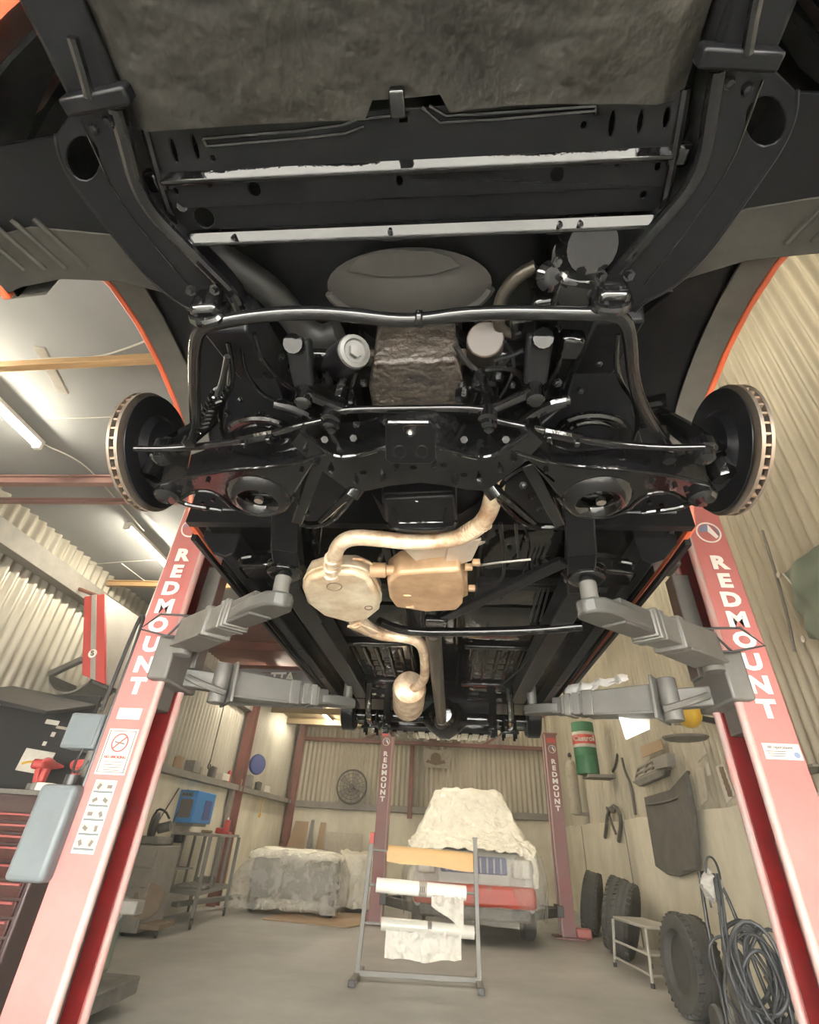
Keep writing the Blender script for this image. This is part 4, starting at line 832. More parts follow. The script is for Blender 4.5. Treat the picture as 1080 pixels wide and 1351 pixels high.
for t, s in ((lp, -1), (rp, 1)):
    G().box((LC + s * 1.36, LY + .12, 1.80), (.10, .34, .22)).obj('arm_yoke', 'arm_grey', t, bev=.01)
    a = lift_arm(t, s, (LC + s * 1.25, LY - .06, 1.905), (LC + s * .50, 1.475, 1.74), True)
    gp_ = [V3((LC + s * dx, LY + dy, z)) for dx, dy, z in ((1.13, -.12, 1.955), (1.25, -.15, 1.975), (1.38, -.15, 1.98), (1.46, -.15, 1.90), (1.34, -.10, 1.885), (1.26, -.08, 1.89))]
    G().tube(gp_, .006, 8).obj('foot_guard', 'rod_black', a)
    G().tube([gp_[1] + V3((0, .02, 0)), gp_[4]], .006, 8).obj('foot_guard', 'rod_black', a)
    G().tube([V3((LC + s * 1.33, LY - .012, 1.90)), V3((LC + s * 1.38, LY - .014, 1.85)), V3((LC + s * 1.40, LY - .014, 1.76))], .005, 6).obj('release_cable', 'rod_black', a)
    a2 = lift_arm(t, s, (LC + s * 1.10, LY + .20, 1.735), (LC + s * .54, 3.02, 1.765), False)
    G().beam((LC + s * 1.34, LY + .16, 1.75), (LC + s * 1.10, LY + .2, 1.735), .07, .09).obj('arm_root', 'arm_grey', a2, bev=.008)
    G().tube([V3((LC + s * 1.28, LY + .10, 1.74)), V3((LC + s * 1.18, LY + .06, 1.70)), V3((LC + s * 1.08, LY + .14, 1.68))], .016, 8, smooth=1).obj('foot_guard', 'arm_grey', a2)
# extended rear guard bracket, tall arms seen above the right arm
G().box((LC + 1.33, LY + .20, 2.12), (.09, .10, .56)).obj('pad_holder_bar', 'arm_grey', rp, bev=.006)
h = G().box((LC + 1.29, LY + .14, 2.44), (.055, .16, .05)).obj('adapter_holder', 'arm_dark', rp, bev=.015)
for i in range(2): G().lathe([(.025, 0), (.025, .004), (.015, .004), (.015, 0)], (LC + 1.262, LY + .10 + .07 * i, 2.44), (-1, 0, 0), 14, loop=True).obj('holder_ring', 'arm_grey', h)
G().box((LC - 1.33, LY + .20, 2.10), (.09, .10, .60)).obj('pad_holder_bar', 'arm_grey', lp, bev=.006)
# far hoist round the wrapped car
FC, FY = .357, 9.67
mat('lift_far_shaded', (.24, .07, .065), .5, col2=(.15, .10, .095), scale=2.2, contrast=.3)  # hoist red with the shadow at the far end mixed into its colour
fl_ = lift_post(FC, -1, FY, 'shadow-darkened red post of the far hoist beside the wall fan', 'lift_far_shaded', carriage_z=.45)
fr_ = lift_post(FC, 1, FY, 'shadow-darkened red post of the far hoist beside the stacked tyres', 'lift_far_shaded', carriage_z=.45)
for t, s in ((fl_, -1), (fr_, 1)):
    lettering(t, 'REDMOUNT', FC, s, FY, 2.36, .1, .10); badge(t, FC, s, FY, 2.56)
    panel(t, 'name_plate', FC + s * 1.468, 2.70, .16, .08, 'decal_red', FY)
    G().beam((FC + s * 1.32, FY + .1, .30), (FC + s * .75, FY - .5, .28), .11, .11).obj('lift_arm', 'arm_dark', t, bev=.008)
    G().beam((FC + s * 1.32, FY + .2, .30), (FC + s * .8, FY + .9, .28), .11, .11).obj('lift_arm', 'arm_dark', t, bev=.008)
    G().box((FC + s * 1.35, FY + .12, .32), (.10, .3, .14)).obj('arm_yoke', 'arm_dark', t, bev=.01)
G().box((FC + 1.66, FY + .02, .08), (.22, .14, .12)).obj('foot_block', 'lift_red', fr_, bev=.02)
# crumpled plastic on the right rear arm
c0 = V3((LC + .86, LY + .45, 1.84))
def crump(u, v):
    p = c0 + V3(((u - .5) * .26, (u - .5) * -.30 + (v - .5) * .05, .05 * math.sin(v * math.pi)))
    return p + V3((.025 * nz(p, 18, 1), .025 * nz(p, 18, 5), .03 * nz(p, 20, 9)))
one(G().grid(crump, 20, 10, (0, .004, .004)), 'plastic_wrap', 'plastic_white', 'crumpled white plastic wrap lying on the grey lift arm', 'plastic wrap')
pa, pb, pc, pd = AY(812, 937, 2.75), AY(857, 935, 2.75), AY(857, 962, 2.75), AY(826, 976, 2.75)
def sheet(u, v):
    p = pa.lerp(pb, u).lerp(pd.lerp(pc, u), v); return p + V3((0, .012 * nz(p, 16, 2), 0))
one(G().grid(sheet, 10, 10, (0, .003, 0)), 'plastic_sheet', 'plastic_white', 'white plastic sheet hanging under the grey lift arm', 'plastic sheet')
mat('film_sheet', (.72, .70, .62), .3, alpha=.75, bump=1, bscale=10, bdist=.04)
# ================================================================== things standing further back
# --- masking paper rack ------------------------------------------------
rk = thing('masking_rack', 'grey steel masking rack with three rolls standing before the wrapped car', 'rack', (-.25, 6.25, 0))
L0, R0, L1, R1 = V3((-.835, 6.19, 0)), V3((.305, 6.29, 0)), V3((-.79, 6.19, 1.13)), V3((.29, 6.29, 1.14))
for a, b in ((L0, L1), (R0, R1)): G().beam(a, b, .042, .042, up=(0, 1, 0)).obj('upright', 'rack_grey', rk, bev=.004)
G().beam(L0 + V3((0, 0, .045)), R0 + V3((0, 0, .045)), .042, .042).obj('base_bar', 'rack_grey', rk, bev=.004)
for p in (L0, R0):
    G().box(p + V3((0, 0, .024)), (.055, .62, .045)).obj('foot', 'rack_grey', rk, bev=.004)
    G().box(p + V3((0, -.315, .024)), (.058, .012, .05)).obj('foot_cap', 'rod_black', rk, bev=.004)
G().box(L1 + V3((0, 0, -.03)), (.046, .046, .10)).obj('sleeve', 'decal_red', rk, bev=.004)
G().box(R1 + V3((0, 0, .01)), (.055, .055, .02)).obj('cap', 'rack_grey', rk, bev=.004)
def roll(z, x0, x1, r, m, name):
    a = L0.lerp(R0, (x0 - L0.x) / (R0.x - L0.x)); b = L0.lerp(R0, (x1 - L0.x) / (R0.x - L0.x)); a.z = z + .015; b.z = z - .01
    G().cyl(L0.lerp(L1, a.z / 1.13), R0.lerp(R1, b.z / 1.14), .012, 10).obj('spindle', 'rack_grey', rk)
    o = G().cyl(a, b, r, 28).obj(name, m, rk, bev=.006)
    return o, a, b
o, a, b = roll(.985, -.62, .265, .05, 'paper_brown', 'paper_roll')
def drop(a, b, y, h0, h1, amp, k=1.0): return lambda u, v: a.lerp(b, u) + V3((0, y + amp * nz((u * 6, v * 3, k), 1.4, k), -v * (h0 * (1 - u) + h1 * u) - (.006 * math.sin(u * 9) * v)))
G().grid(drop(a, b, -.052, .09, .11, .004), 24, 6, (0, .003, 0)).obj('paper_sheet', 'paper_brown', o)
o, a, b = roll(.695, -.715, .19, .062, 'roll_white', 'film_roll')
G().lathe([(.0635, -.04), (.0635, .04)], a.lerp(b, .52), b - a, 28).obj('roll_label', 'sign_grey', o)
for i in (-1, 0, 1): G().box(a.lerp(b, .52 + i * .02) + V3((0, -.0635, 0)), (.012, .003, .05)).obj('label_print', 'decal_ink', o)
q0, q1 = a.lerp(b, .62), a.lerp(b, .97)
G().grid(drop(q0, q1, -.05, .12, .28, .03, 3), 18, 12).obj('film_sheet', 'film_sheet', o)
o, a, b = roll(.395, -.64, .265, .055, 'roll_clear', 'film_roll')
G().lathe([(.0565, -.02), (.0565, .02)], a.lerp(b, .52), b - a, 28).obj('roll_label', 'decal_ink', o)
q0, q1 = a.lerp(b, .06), a.lerp(b, .46); q2, q3 = a.lerp(b, .44), a.lerp(b, .86)
G().grid(drop(q0, q1, -.04, .24, .24, .03, 5), 18, 12).obj('film_sheet', 'film_sheet', o)
G().grid(drop(q2, q3, -.045, .25, .20, .03, 8), 18, 12).obj('film_sheet', 'film_sheet', o)
# --- car wrapped in masking film ---------------------------------------
wx = .37
wc = thing('wrapped_car', 'car masked in milky plastic film with a red bumper showing', 'car', (wx, 10.3, 0))
ST = [(8.62, .80, .98, .70), (8.70, .88, 1.03, .76), (9.0, .92, 1.10, .80), (9.55, .93, 1.18, .82), (9.62, .93, 1.22, .80), (10.15, .92, 1.83, .56), (10.45, .92, 1.88, .55), (12.1, .92, 1.85, .55), (12.7, .9, 1.2, .75), (12.8, .86, 1.0, .7)]
def stn(v):
    i = v * (len(ST) - 1); j = min(int(i), len(ST) - 2); q = i - j
    return [a * (1 - q) + b * q for a, b in zip(ST[j], ST[j + 1])]
def shell(off, zb, wr):
    def fn(u, v):
        y, wd, zt, wt = stn(v); wd += off; zt += off; belt = min(zt - .06, 1.08 + off)
        pts = [(-wd * .97, zb), (-wd, .6), (-wd * .985, belt), (-wt - off, zt - .035), (-wt * .8, zt), (0, zt + .012), (wt * .8, zt), (wt + off, zt - .035), (wd * .985, belt), (wd, .6), (wd * .97, zb)]
        i = u * (len(pts) - 1); j = min(int(i), len(pts) - 2); q = i - j
        x = pts[j][0] * (1 - q) + pts[j + 1][0] * q; z = pts[j][1] * (1 - q) + pts[j + 1][1] * q
        p = V3((wx + x, y, z))
        if wr: p += V3((nz(p, 5, 1), nz(p, 5, 4), nz(p, 6, 7))) * wr + V3((0, -.5, 1)) * wr * .9 * (1 - 2 * abs(nz(V3((p.x * 5 + p.y, p.y * 2, p.z * 2.5)), 1.6, 3)))
        return p
    return fn
G().grid(shell(-.03, .38, 0), 60, 54).obj('body', 'car_silver', wc)
fz = 8.60
G().prism([V3((wx + x, fz, z)) for x, z in ((-.80, .95), (-.86, .45), (-.80, .36), (.80, .36), (.86, .45), (.80, .95))], (0, .06, 0)).obj('front_panel', 'car_silver', wc, bev=.02)
gr = G().box((wx + .0, fz - .01, .86), (.92, .05, .20)).obj('grille', 'navy', wc, bev=.01)
for i in range(9): G().box((wx - .38 + i * .095, fz - .04, .86), (.022, .02, .17)).obj('grille_bar', 'car_silver', gr, bev=.004)
G().box((wx, fz - .04, .52), (1.66, .14, .24)).obj('bumper', 'car_red', wc, bev=.04, seg=3)
G().box((wx, fz - .02, .33), (1.5, .12, .14)).obj('lower_bumper', 'engine_dark', wc, bev=.03)
for s in (-1, 1):
    G().box((wx + s * .66, fz - .0, .84), (.26, .08, .22)).obj('headlamp', 'roll_clear', wc, bev=.03)
    for yy in (9.25, 12.0):
        w_ = G().lathe([(.20, -.09), (.33, -.09), (.36, -.06), (.36, .06), (.33, .09), (.20, .09)], (wx + s * .78, yy, .37), (1, 0, 0), 28, loop=True).obj('wheel', 'tyre', wc)
        G().lathe([(.2, -.04), (.19, .03), (.06, .05), (.0, .05)], (wx + s * .78, yy, .37), (s, 0, 0), 20).obj('rim', 'car_silver', w_)
fm = G().grid(shell(.03, .78, .04), 110, 150).obj('masking_film', 'film_white', wc, ang=70)
def ff(u, v):
    t = u * 2 - 1; p = V3((wx + t * .93, fz - .10 + .35 * abs(t) ** 5, 1.02 - .80 * v - .05 * abs(t) * v))
    return p + V3((nz(p, 4, 2) * .04, .035 * nz(V3((p.x * 3, 0, p.z)), 3.2, 4), nz(p, 3, 6) * .03))
G().grid(ff, 60, 40).obj('front_film', 'film_front', wc, ang=70)
for s in (-1, 1):
    def fs(u, v):
        p = V3((wx + s * (.97 + .05 * math.sin(v * 3)), 8.72 + u * 1.9, 1.0 - .75 * v)); return p + V3((.04 * nz(V3((0, p.y * 3, p.z)), 2.2, 1), 0, 0))
    G().grid(fs, 40, 20).obj('side_film', 'film_clear', wc, ang=70)
    def fl2(u, v):
        a = u * math.pi * 2; r = .15 + .10 * math.sin(v * math.pi); p = V3((wx + s * .74 + r * math.cos(a), fz - .05 + r * .7 * math.sin(a), 1.0 - .62 * v)); return p + V3((1, 1, 0)) * .02 * nz(p, 9, 2)
    G().grid(fl2, 28, 16).obj('wing_film', 'film_front', wc, ang=70)
# --- cart and bundle under plastic --------------------------------------
ct = thing('wrapped_cart', 'low wheeled load under clear crinkled plastic by the far corner', 'covered cart', (-2.6, 10.2, 0))
G().box((-2.55, 10.3, .48), (1.35, .75, .55)).obj('load', 'engine_dark', ct, bev=.06)
G().box((-3.15, 10.5, .5), (.4, .6, .5)).obj('load_end', 'engine_dark', ct, bev=.08)
for x, y in ((-3.25, 10.3), (-1.88, 9.98)):
    w_ = G().lathe([(.06, -.06), (.15, -.06), (.17, -.03), (.17, .03), (.15, .06), (.06, .06)], (x, y, .17), (1, .1, 0), 20, loop=True).obj('wheel', 'tyre', ct)
    G().lathe([(.06, -.04), (.06, .04)], (x, y, .17), (1, .1, 0), 12).obj('hub', 'car_silver', w_)
def cov(x0, x1, y0, y1, zt, k, wr=.05, drop_=.08, sag=.1):
    def fn(u, v):
        a = u * 2 - 1; b = v * 2 - 1; m = max(abs(a), abs(b)); x = (x0 + x1) / 2 + a * (x1 - x0) / 2; y = (y0 + y1) / 2 + b * (y1 - y0) / 2
        e = max(0, (m - .62) / .38); z = zt - (zt - drop_) * e ** 1.0 if e > 0 else zt
        sq = 1 - .30 * (1 - min(1, e * 1.4)) if True else 1
        p = V3(((x0 + x1) / 2 + (x - (x0 + x1) / 2) * (1.28 if e < .4 else 1.28 - .28 * (e - .4) / .6), (y0 + y1) / 2 + (y - (y0 + y1) / 2) * (1.28 if e < .4 else 1.28 - .28 * (e - .4) / .6), z - sag * .5 * (1 - e) * (a + .3) * .5))
        return p + V3((nz(p, 4, k), nz(p, 4, k + 3), nz(p, 4.5, k + 6))) * wr + V3((1, 1, .3)) * (wr * .6 * nz(V3((p.x * 5, p.y * 5, p.z * .8)), 1.5, k))
    return fn
G().grid(cov(-3.45, -1.72, 9.75, 10.95, .86, 1), 56, 44).obj('plastic_cover', 'film', ct, ang=70)
G().grid(cov(-3.3, -1.85, 9.95, 10.8, .875, 5, .03, .72), 40, 30).obj('top_plastic', 'film_white', ct, ang=70)
one(G().grid(cov(-2.05, -1.22, 10.75, 11.75, .86, 9, .06), 44, 44), 'covered_bundle', 'tarp_silver', 'silvery tarpaulin heaped over a low load beside the plastic wrapped cart', 'tarpaulin', ang=70)
one(G().prism([V3((-2.75, 9.35, .002)), V3((-1.42, 9.15, .002)), V3((-1.15, 9.75, .002)), V3((-1.25, 10.8, .002)), V3((-2.6, 10.6, .002))], (0, 0, .018)), 'floor_board', 'cardboard', 'flat worn board lying on the floor under the wrapped cart', 'board', bev=.003)
# --- panels leaning on the end wall --------------------------------------
def leaning(x0, x1, z1, cut, name, m, label, y=14.2, tilt=.25, th=.02):
    q = [V3((x0, y - tilt, .02)), V3((x1, y - tilt, .02)), V3((x1, y, z1)), V3((x0 + cut, y, z1))]
    return one(G().prism(q, (0, th, 0)), name, m, label, 'panel', bev=.003)
leaning(-4.0, -3.42, 1.36, .25, 'brown_panel', 'cardboard', 'brown panel with one slanting edge leaning in the far corner')
leaning(-3.38, -3.28, 1.40, .02, 'dark_strip', 'rack_grey', 'narrow dark strip leaning beside the slanted brown panel')
leaning(-3.16, -2.98, 1.36, .04, 'tan_plank', 'cardboard', 'narrow tan plank with a dark edge leaning on the end wall')
leaning(-2.92, -2.05, 1.18, .0, 'grey_board', 'sign_grey', 'wide olive board leaning on the end wall behind the tarpaulin')
one(G().box((-4.0, 10.4, 1.0), (.06, .28, 1.5), RX(.05)), 'leaning_plank', 'dusty_steel', 'dark upright plank leaning on the wall beyond the work table', 'plank', bev=.004)
one(G().box((-4.02, 10.8, .9), (.05, .16, 1.3), RX(.06)), 'leaning_plank', 'cardboard', 'narrow paler plank leaning beside the dark upright plank', 'plank', bev=.004)
one(G().beam((-4.0, 9.0, .14), (-3.6, 10.6, .14), .10, .06), 'floor_beam', 'rack_grey', 'grey steel length lying by the wall under the work table', 'steel bar', bev=.004)
# --- wall fan, banner ------------------------------------------------------
f0 = V3((-2.45, YB - .32, 2.17))
fan = thing('wall_fan', 'large round dark fan mounted on the end wall', 'fan', f0)
G().tube([f0 + V3((.38 * math.cos(a), 0, .38 * math.sin(a))) for a in [i * math.pi / 18 for i in range(36)]], .022, 8, close=True).obj('cage_ring', 'fan_dark', fan)
for r in (.12, .2, .29): G().tube([f0 + V3((r * math.cos(a), -.05, r * math.sin(a))) for a in [i * math.pi / 14 for i in range(28)]], .006, 6, close=True).obj('cage_ring', 'fan_dark', fan)
for i in range(16):
    a = i * math.pi / 8; d = V3((math.cos(a), 0, math.sin(a))); G().tube([f0 + d * .06 + V3((0, -.06, 0)), f0 + d * .38], .005, 5).obj('cage_wire', 'fan_dark', fan)
for i in range(5):
    a = i * math.pi * .4; d = V3((math.cos(a), 0, math.sin(a))); e = V3((-math.sin(a), .25, math.cos(a)))
    G().prism([f0 + d * .05 - e * .03 + V3((0, .04, 0)), f0 + d * .34 - e * .09 + V3((0, .04, 0)), f0 + d * .35 + e * .08 + V3((0, .04, 0)), f0 + d * .05 + e * .04 + V3((0, .04, 0))], (0, .006, 0)).obj('blade', 'dusty_steel', fan)
G().cyl(f0 + V3((0, -.07, 0)), f0 + V3((0, .28, 0)), .06, 16).obj('motor', 'fan_dark', fan)
ba, bb, bc, bd = [AY(x, y, YB - .2) for x, y in ((558, 986), (597, 987), (592, 1014), (560, 1012))]
bn = one(G().grid(lambda u, v: ba.lerp(bb, u).lerp(bd.lerp(bc, u), v) + V3((0, .02 * nz((u * 4, v * 3, 0), 1.5), -.06 * math.sin(math.pi * u) * (1 - v))), 16, 10, (0, .006, 0)), 'wall_banner', 'sign_grey', 'small pale cloth banner with a dark crest high on the end wall', 'banner')
o = (ba + bc) / 2 + V3((0, -.03, -.02))
G().lathe([(.14, 0), (.14, .004), (.09, .005), (.0, .006)], o, (0, -1, 0), 20).obj('crest', 'dust_brown', bn)
G().prism([o + V3((x, -.008, z)) for x, z in ((-.26, -.10), (0, -.16), (.26, -.10), (.22, -.03), (0, -.09), (-.22, -.03))], (0, .003, 0)).obj('crest_scroll', 'dust_brown', bn)
# --- work table on castors, cabinets and bench clutter -----------------------
wt = thing('work_table', 'tall steel work table on castors with a loaded lower shelf', 'work table', (-3.68, 8.75, 0))
c4 = [V3((-3.97, 8.32, 0)), V3((-3.30, 8.06, 0)), V3((-3.38, 9.42, 0)), V3((-4.0, 9.55, 0))]
up = V3((0, 0, 1))
for c in c4:
    G().beam(c + up * .12, c + up * 1.0, .045, .045, up=(0, 1, 0)).obj('leg', 'rack_grey', wt, bev=.004)
    w_ = G().lathe([(.012, -.018), (.05, -.018), (.055, -.012), (.055, .012), (.05, .018), (.012, .018)], c + up * .056, (1, .4, 0), 18, loop=True).obj('castor', 'rod_black', wt)
    G().tube([c + V3((.03, .01, .056)), c + V3((.03, .01, .12)), c + V3((-.03, -.01, .12)), c + V3((-.03, -.01, .056))], .007, 6).obj('castor_fork', 'steel', w_)
G().prism([c + up * 1.0 for c in c4], (0, 0, .035)).obj('table_top', 'dusty_steel', wt, bev=.004)
G().prism([c + up * .34 for c in c4], (0, 0, .05)).obj('lower_shelf', 'rack_grey', wt, bev=.004)
for q in (.33, .66):
    a = c4[1].lerp(c4[2], q); G().beam(a + up * .39, a + up * 1.0, .035, .035, up=(0, 1, 0)).obj('slat', 'rack_grey', wt, bev=.003)
    a = c4[0].lerp(c4[3], q); G().beam(a + up * .39, a + up * 1.0, .035, .035, up=(0, 1, 0)).obj('slat', 'rack_grey', wt, bev=.003)
G().beam(c4[0] + up * .62, c4[1].lerp(c4[0], .45) + up * .62, .3, .02).obj('side_tray', 'rack_grey', wt, bev=.003)
def lump(name, label, cat, c, size, m, rz=0, bev=.02, group=None): return one(G().box(c, size, RZ(rz)), name, m, label, cat, group, bev=bev)
it = [('metal_tray', 'shallow grey tray on the lower shelf of the work table', 'tray', (-3.55, 8.5, .415), (.4, .35, .05), 'dusty_steel'),
      ('scrap_casting', 'dark casting lying on the lower shelf of the work table', 'casting', (-3.62, 9.05, .44), (.22, .3, .1), 'engine_dark'),
      ('bench_vice', 'small red bench vice on the work table top', 'vice', (-3.62, 9.2, 1.075), (.14, .2, .08), 'heater_red'),
      ('flat_tool', 'flat brown tool on the near half of the work table', 'tool', (-3.66, 8.75, 1.055), (.10, .34, .04), 'dust_brown'),
      ('bench_grinder', 'dark machine head on the corner of the work table', 'grinder', (-3.92, 8.45, .96), (.14, .14, .12), 'rod_black')]
for n_, l_, k_, c, sz, m in it: lump(n_, l_, k_, c, sz, m, .15)
vz = thing('bench_press', 'red clamp standing upright on the work table', 'clamp', (-3.5, 9.1, 1.035))
G().box((-3.5, 9.1, 1.13), (.07, .08, .19)).obj('post', 'heater_red', vz, bev=.006); G().box((-3.5, 9.1, 1.05), (.16, .16, .03)).obj('base', 'heater_red', vz, bev=.006)
G().cyl((-3.5, 9.1, 1.22), (-3.5, 9.1, 1.26), .012, 8).obj('screw', 'steel', vz)
dc = thing('drawer_cabinet', 'dusty grey drawer cabinet between the red post and the work table', 'cabinet', (-3.82, 7.5, 0))
G().box((-3.82, 7.55, .46), (.46, .6, .84)).obj('body', 'dusty_steel', dc, bev=.008)
for i in range(4):
    d = G().box((-3.82, 7.242, .18 + i * .19), (.42, .02, .17)).obj('drawer', 'dusty_steel', dc, bev=.004)
    G().box((-3.86, 7.225, .20 + i * .19), (.05, .02, .02)).obj('handle', 'rod_black', d, bev=.003)
bg_ = thing('chop_saw', 'dark dusty cut-off saw on top of the grey cabinet', 'saw', (-3.85, 7.5, .88))
G().box((-3.85, 7.5, .93), (.36, .4, .09)).obj('base', 'engine_dark', bg_, bev=.02)
G().lathe([(.0, -.03), (.15, -.03), (.17, 0), (.15, .03), (.0, .03)], (-3.85, 7.45, 1.09), (1, .3, 0), 24).obj('blade_guard', 'rod_black', bg_)
G().cyl((-3.85, 7.6, 1.06), (-3.70, 7.62, 1.1), .06, 14).obj('motor', 'engine_dark', bg_)
G().tube([(-3.85, 7.4, 1.2), (-3.78, 7.3, 1.28), (-3.68, 7.32, 1.26), (-3.64, 7.4, 1.18)], .014, 8, smooth=1).obj('handle', 'rod_black', bg_)
br = thing('wheel_drum', 'rusty brake drum on a low dolly beside the grey cabinet', 'brake drum', (-3.62, 7.55, 0))
G().lathe([(.02, -.06), (.10, -.06), (.14, -.05), (.17, -.02), (.17, .09), (.15, .1)], (-3.60, 7.35, .33), (.25, -1, .1), 26).obj('drum', 'dust_brown', br)
G().box((-3.60, 7.5, .10), (.5, .42, .05)).obj('dolly', 'dust_brown', br, bev=.005)
for x in (-3.8, -3.4): G().cyl((x, 7.32, .04), (x + .03, 7.33, .04), .04, 14).obj('castor', 'rod_black', br)
wl = thing('blue_machine', 'bright blue welding machine fixed on the cream wall above the work table', 'welder', (-3.92, 8.75, 1.15))
G().box((-3.93, 8.75, 1.36), (.30, .70, .42)).obj('case', 'welder_blue', wl, bev=.015)
G().box((-3.93, 8.396, 1.33), (.20, .012, .24)).obj('front_grille', 'decal_ink', wl, bev=.003)
G().box((-3.776, 8.85, 1.33), (.012, .26, .26)).obj('side_vent', 'navy', wl, bev=.003)
G().box((-3.95, 8.394, 1.51), (.18, .012, .06)).obj('control_panel', 'box_grey', wl)
for i in range(3): G().cyl((-4.0 + i * .05, 8.39, 1.51), (-4.0 + i * .05, 8.37, 1.51), .014, 10).obj('knob', 'rod_black', wl)
G().box((-3.93, 8.75, 1.13), (.26, .5, .04)).obj('wall_shelf', 'dusty_steel', wl, bev=.003)
random.seed(11)
CL = [('paint_tin', 'tin', 'dusty paint tin'), ('cardboard_carton', 'carton', 'small brown carton'), ('spray_can', 'can', 'slim spray can')]
adj = ['leaning', 'pale', 'dark', 'dented', 'squat', 'tall', 'old', 'grey', 'stained', 'narrow', 'faded', 'plain']
cols = ['cardboard', 'dusty_steel', 'sign_grey', 'engine_dark', 'decal_white', 'heater_red']
for i in range(11):
    yy = 7.9 + i * .42 + random.uniform(-.08, .08); n_, k_, l_ = CL[i % 3]; m = cols[i % 6]; hgt = random.uniform(.10, .22); p = V3((XL + .17, yy, 1.808))
    lab = '%s %s on the left wall ledge, place %s from the red post' % (adj[i], l_.split(' ', 1)[1], ('one two three four five six seven eight nine ten eleven'.split())[i])
    if n_ == 'cardboard_carton': one(G().box(p + up * hgt / 2, (.16, .24, hgt), RZ(random.uniform(-.4, .4))), n_, m, lab, k_, 'clutter on the left wall ledge', bev=.006)
    else:
        r = .07 if n_ == 'paint_tin' else .035
        one(G().lathe([(r, 0), (r, hgt * .9), (r * .9, hgt * .92), (r * .9, hgt * .9), (.5 * r, hgt * .91), (.4 * r, hgt)], p, (0, 0, 1), 16), n_, m, lab, k_, 'clutter on the left wall ledge')
bf = thing('small_fan', 'small navy blue wall fan beside the red brown column', 'fan', (-3.92, 11.0, 2.2))
G().lathe([(.02, -.02), (.17, -.03), (.19, .02), (.17, .06), (.05, .08)], (-3.85, 10.9, 2.22), (.8, -.6, 0), 22).obj('shroud', 'navy', bf)
G().cyl((-4.0, 11.05, 2.15), (-3.9, 10.95, 2.2), .025, 10).obj('bracket', 'rod_black', bf)
for i in range(4):
    a = i * math.pi / 2; G().beam(V3((-3.83, 10.87, 2.22)), V3((-3.83, 10.87, 2.22)) + V3((.6 * .14 * math.cos(a), .8 * .14 * math.cos(a), .14 * math.sin(a))), .05, .006).obj('blade', 'fan_dark', bf)
def chain(x, y, z0, z1, label, col='chain', hook=True):
    t = thing('hanging_chain', label, 'chain', (x, y, z1))
    G().tube([(x, y, z0), (x, y, z1 + .12)], .009, 6).obj('chain_links', col, t)
    G().tube([(x, y, z1 + .13), (x, y - .01, z1 + .08), (x, y - .05, z1 + .03), (x, y, z1 - .01), (x, y + .05, z1 + .03), (x, y + .04, z1 + .07)], .012, 8, smooth=2).obj('hook', 'rod_black' if col == 'chain' else col, t)
q = AX(275, 1014, -3.9); chain(q.x, q.y, ZC, q.z, 'long chain ending in a hook against the corrugated left wall')
q = AX(342, 1078, -3.95); chain(q.x, q.y, 1.8, q.z, 'short strap with an orange hook below the left wall ledge', 'yellow')
q = AY(372, 1112, 13.6); chain(q.x, q.y, ZC, q.z, 'lifting rope hanging before the brown panel in the far corner')
for i, (a, b) in enumerate((((236, 1040), (205, 1090)), ((248, 1042), (228, 1085)))):
    one(G().tube([AX(a[0], a[1], -4.05), AX(b[0], b[1], -4.02)], .010, 6), 'wall_cable', 'rod_black', ('upper', 'lower')[i] + ' dark cable slanting down the cream wall left of the blue machine', 'cable')
# grey banner hung from the roof
ya = 8.66; pa, pb, pc, pd = AY(306, 850, ya), AY(448, 868, ya), AY(425, 936, ya), AY(300, 930, ya); pa.z = 3.5; pb.z = 3.5
mat('banner_grey', (.20, .205, .215), .7)
gb_ = one(G().grid(lambda u, v: pa.lerp(pb, u).lerp(pd.lerp(pc, u), v) + V3((0, .05 * nz((u * 5, v, 0), 1.2), 0)), 24, 10, (0, .004, 0)), 'hanging_banner', 'banner_grey', 'dark grey banner with white letters hung from the rusty roof', 'banner')
text('TTA', .22, 'white_paint', gb_, AY(372, 894, ya - .07), (1, 0, .04), (0, 0, 1), bold=.008)
# --- heater on the left wall --------------------------------------------------
hy = 4.35
f4 = [AY(x, y, hy) for x, y in ((111, 787), (138, 783), (138, 903), (108, 890))]
hc0 = sum(f4, V3()) / 4; ax_ = (f4[1] - f4[0]).normalized(); az_ = (f4[0] - f4[3]).normalized()
ht = thing('wall_heater', 'red fronted grey heater unit hung high on the left wall', 'heater', hc0 + V3((0, .3, -.4)))
G().prism([p + V3((0, .03, 0)) for p in f4], (0, .62, .02)).obj('cabinet', 'heater_grey', ht, bev=.012)
fr = G().prism(f4, (0, .03, 0)).obj('front_panel', 'heater_red', ht, bev=.006)
G().prism([f4[0].lerp(f4[1], .38), f4[0].lerp(f4[1], .62), f4[3].lerp(f4[2], .62), f4[3].lerp(f4[2], .38)], (0, -.008, 0)).obj('centre_strip', 'heater_grey', fr, bev=.002)
lc_ = f4[0].lerp(f4[3], .72).lerp(f4[1].lerp(f4[2], .72), .5) + V3((0, -.012, 0))
G().lathe([(.04, 0), (.04, .006)], lc_, (0, -1, 0), 20).obj('maker_disc', 'white_paint', fr)
text('S', .065, 'decal_ink', fr, lc_ + V3((0, -.007, 0)), ax_, az_, bold=.004, lift=.001)
G().prism([p + V3((0, .1, -.004)) for p in (f4[3].lerp(f4[2], .15), f4[3].lerp(f4[2], .85), f4[3].lerp(f4[2], .85) - az_ * .03, f4[3].lerp(f4[2], .15) - az_ * .03)], (0, .4, 0)).obj('outlet_grille', 'engine_dark', ht, bev=.004)
b0 = AY(64, 893, hy + .05); b1 = f4[3] + V3((.05, .1, .02))
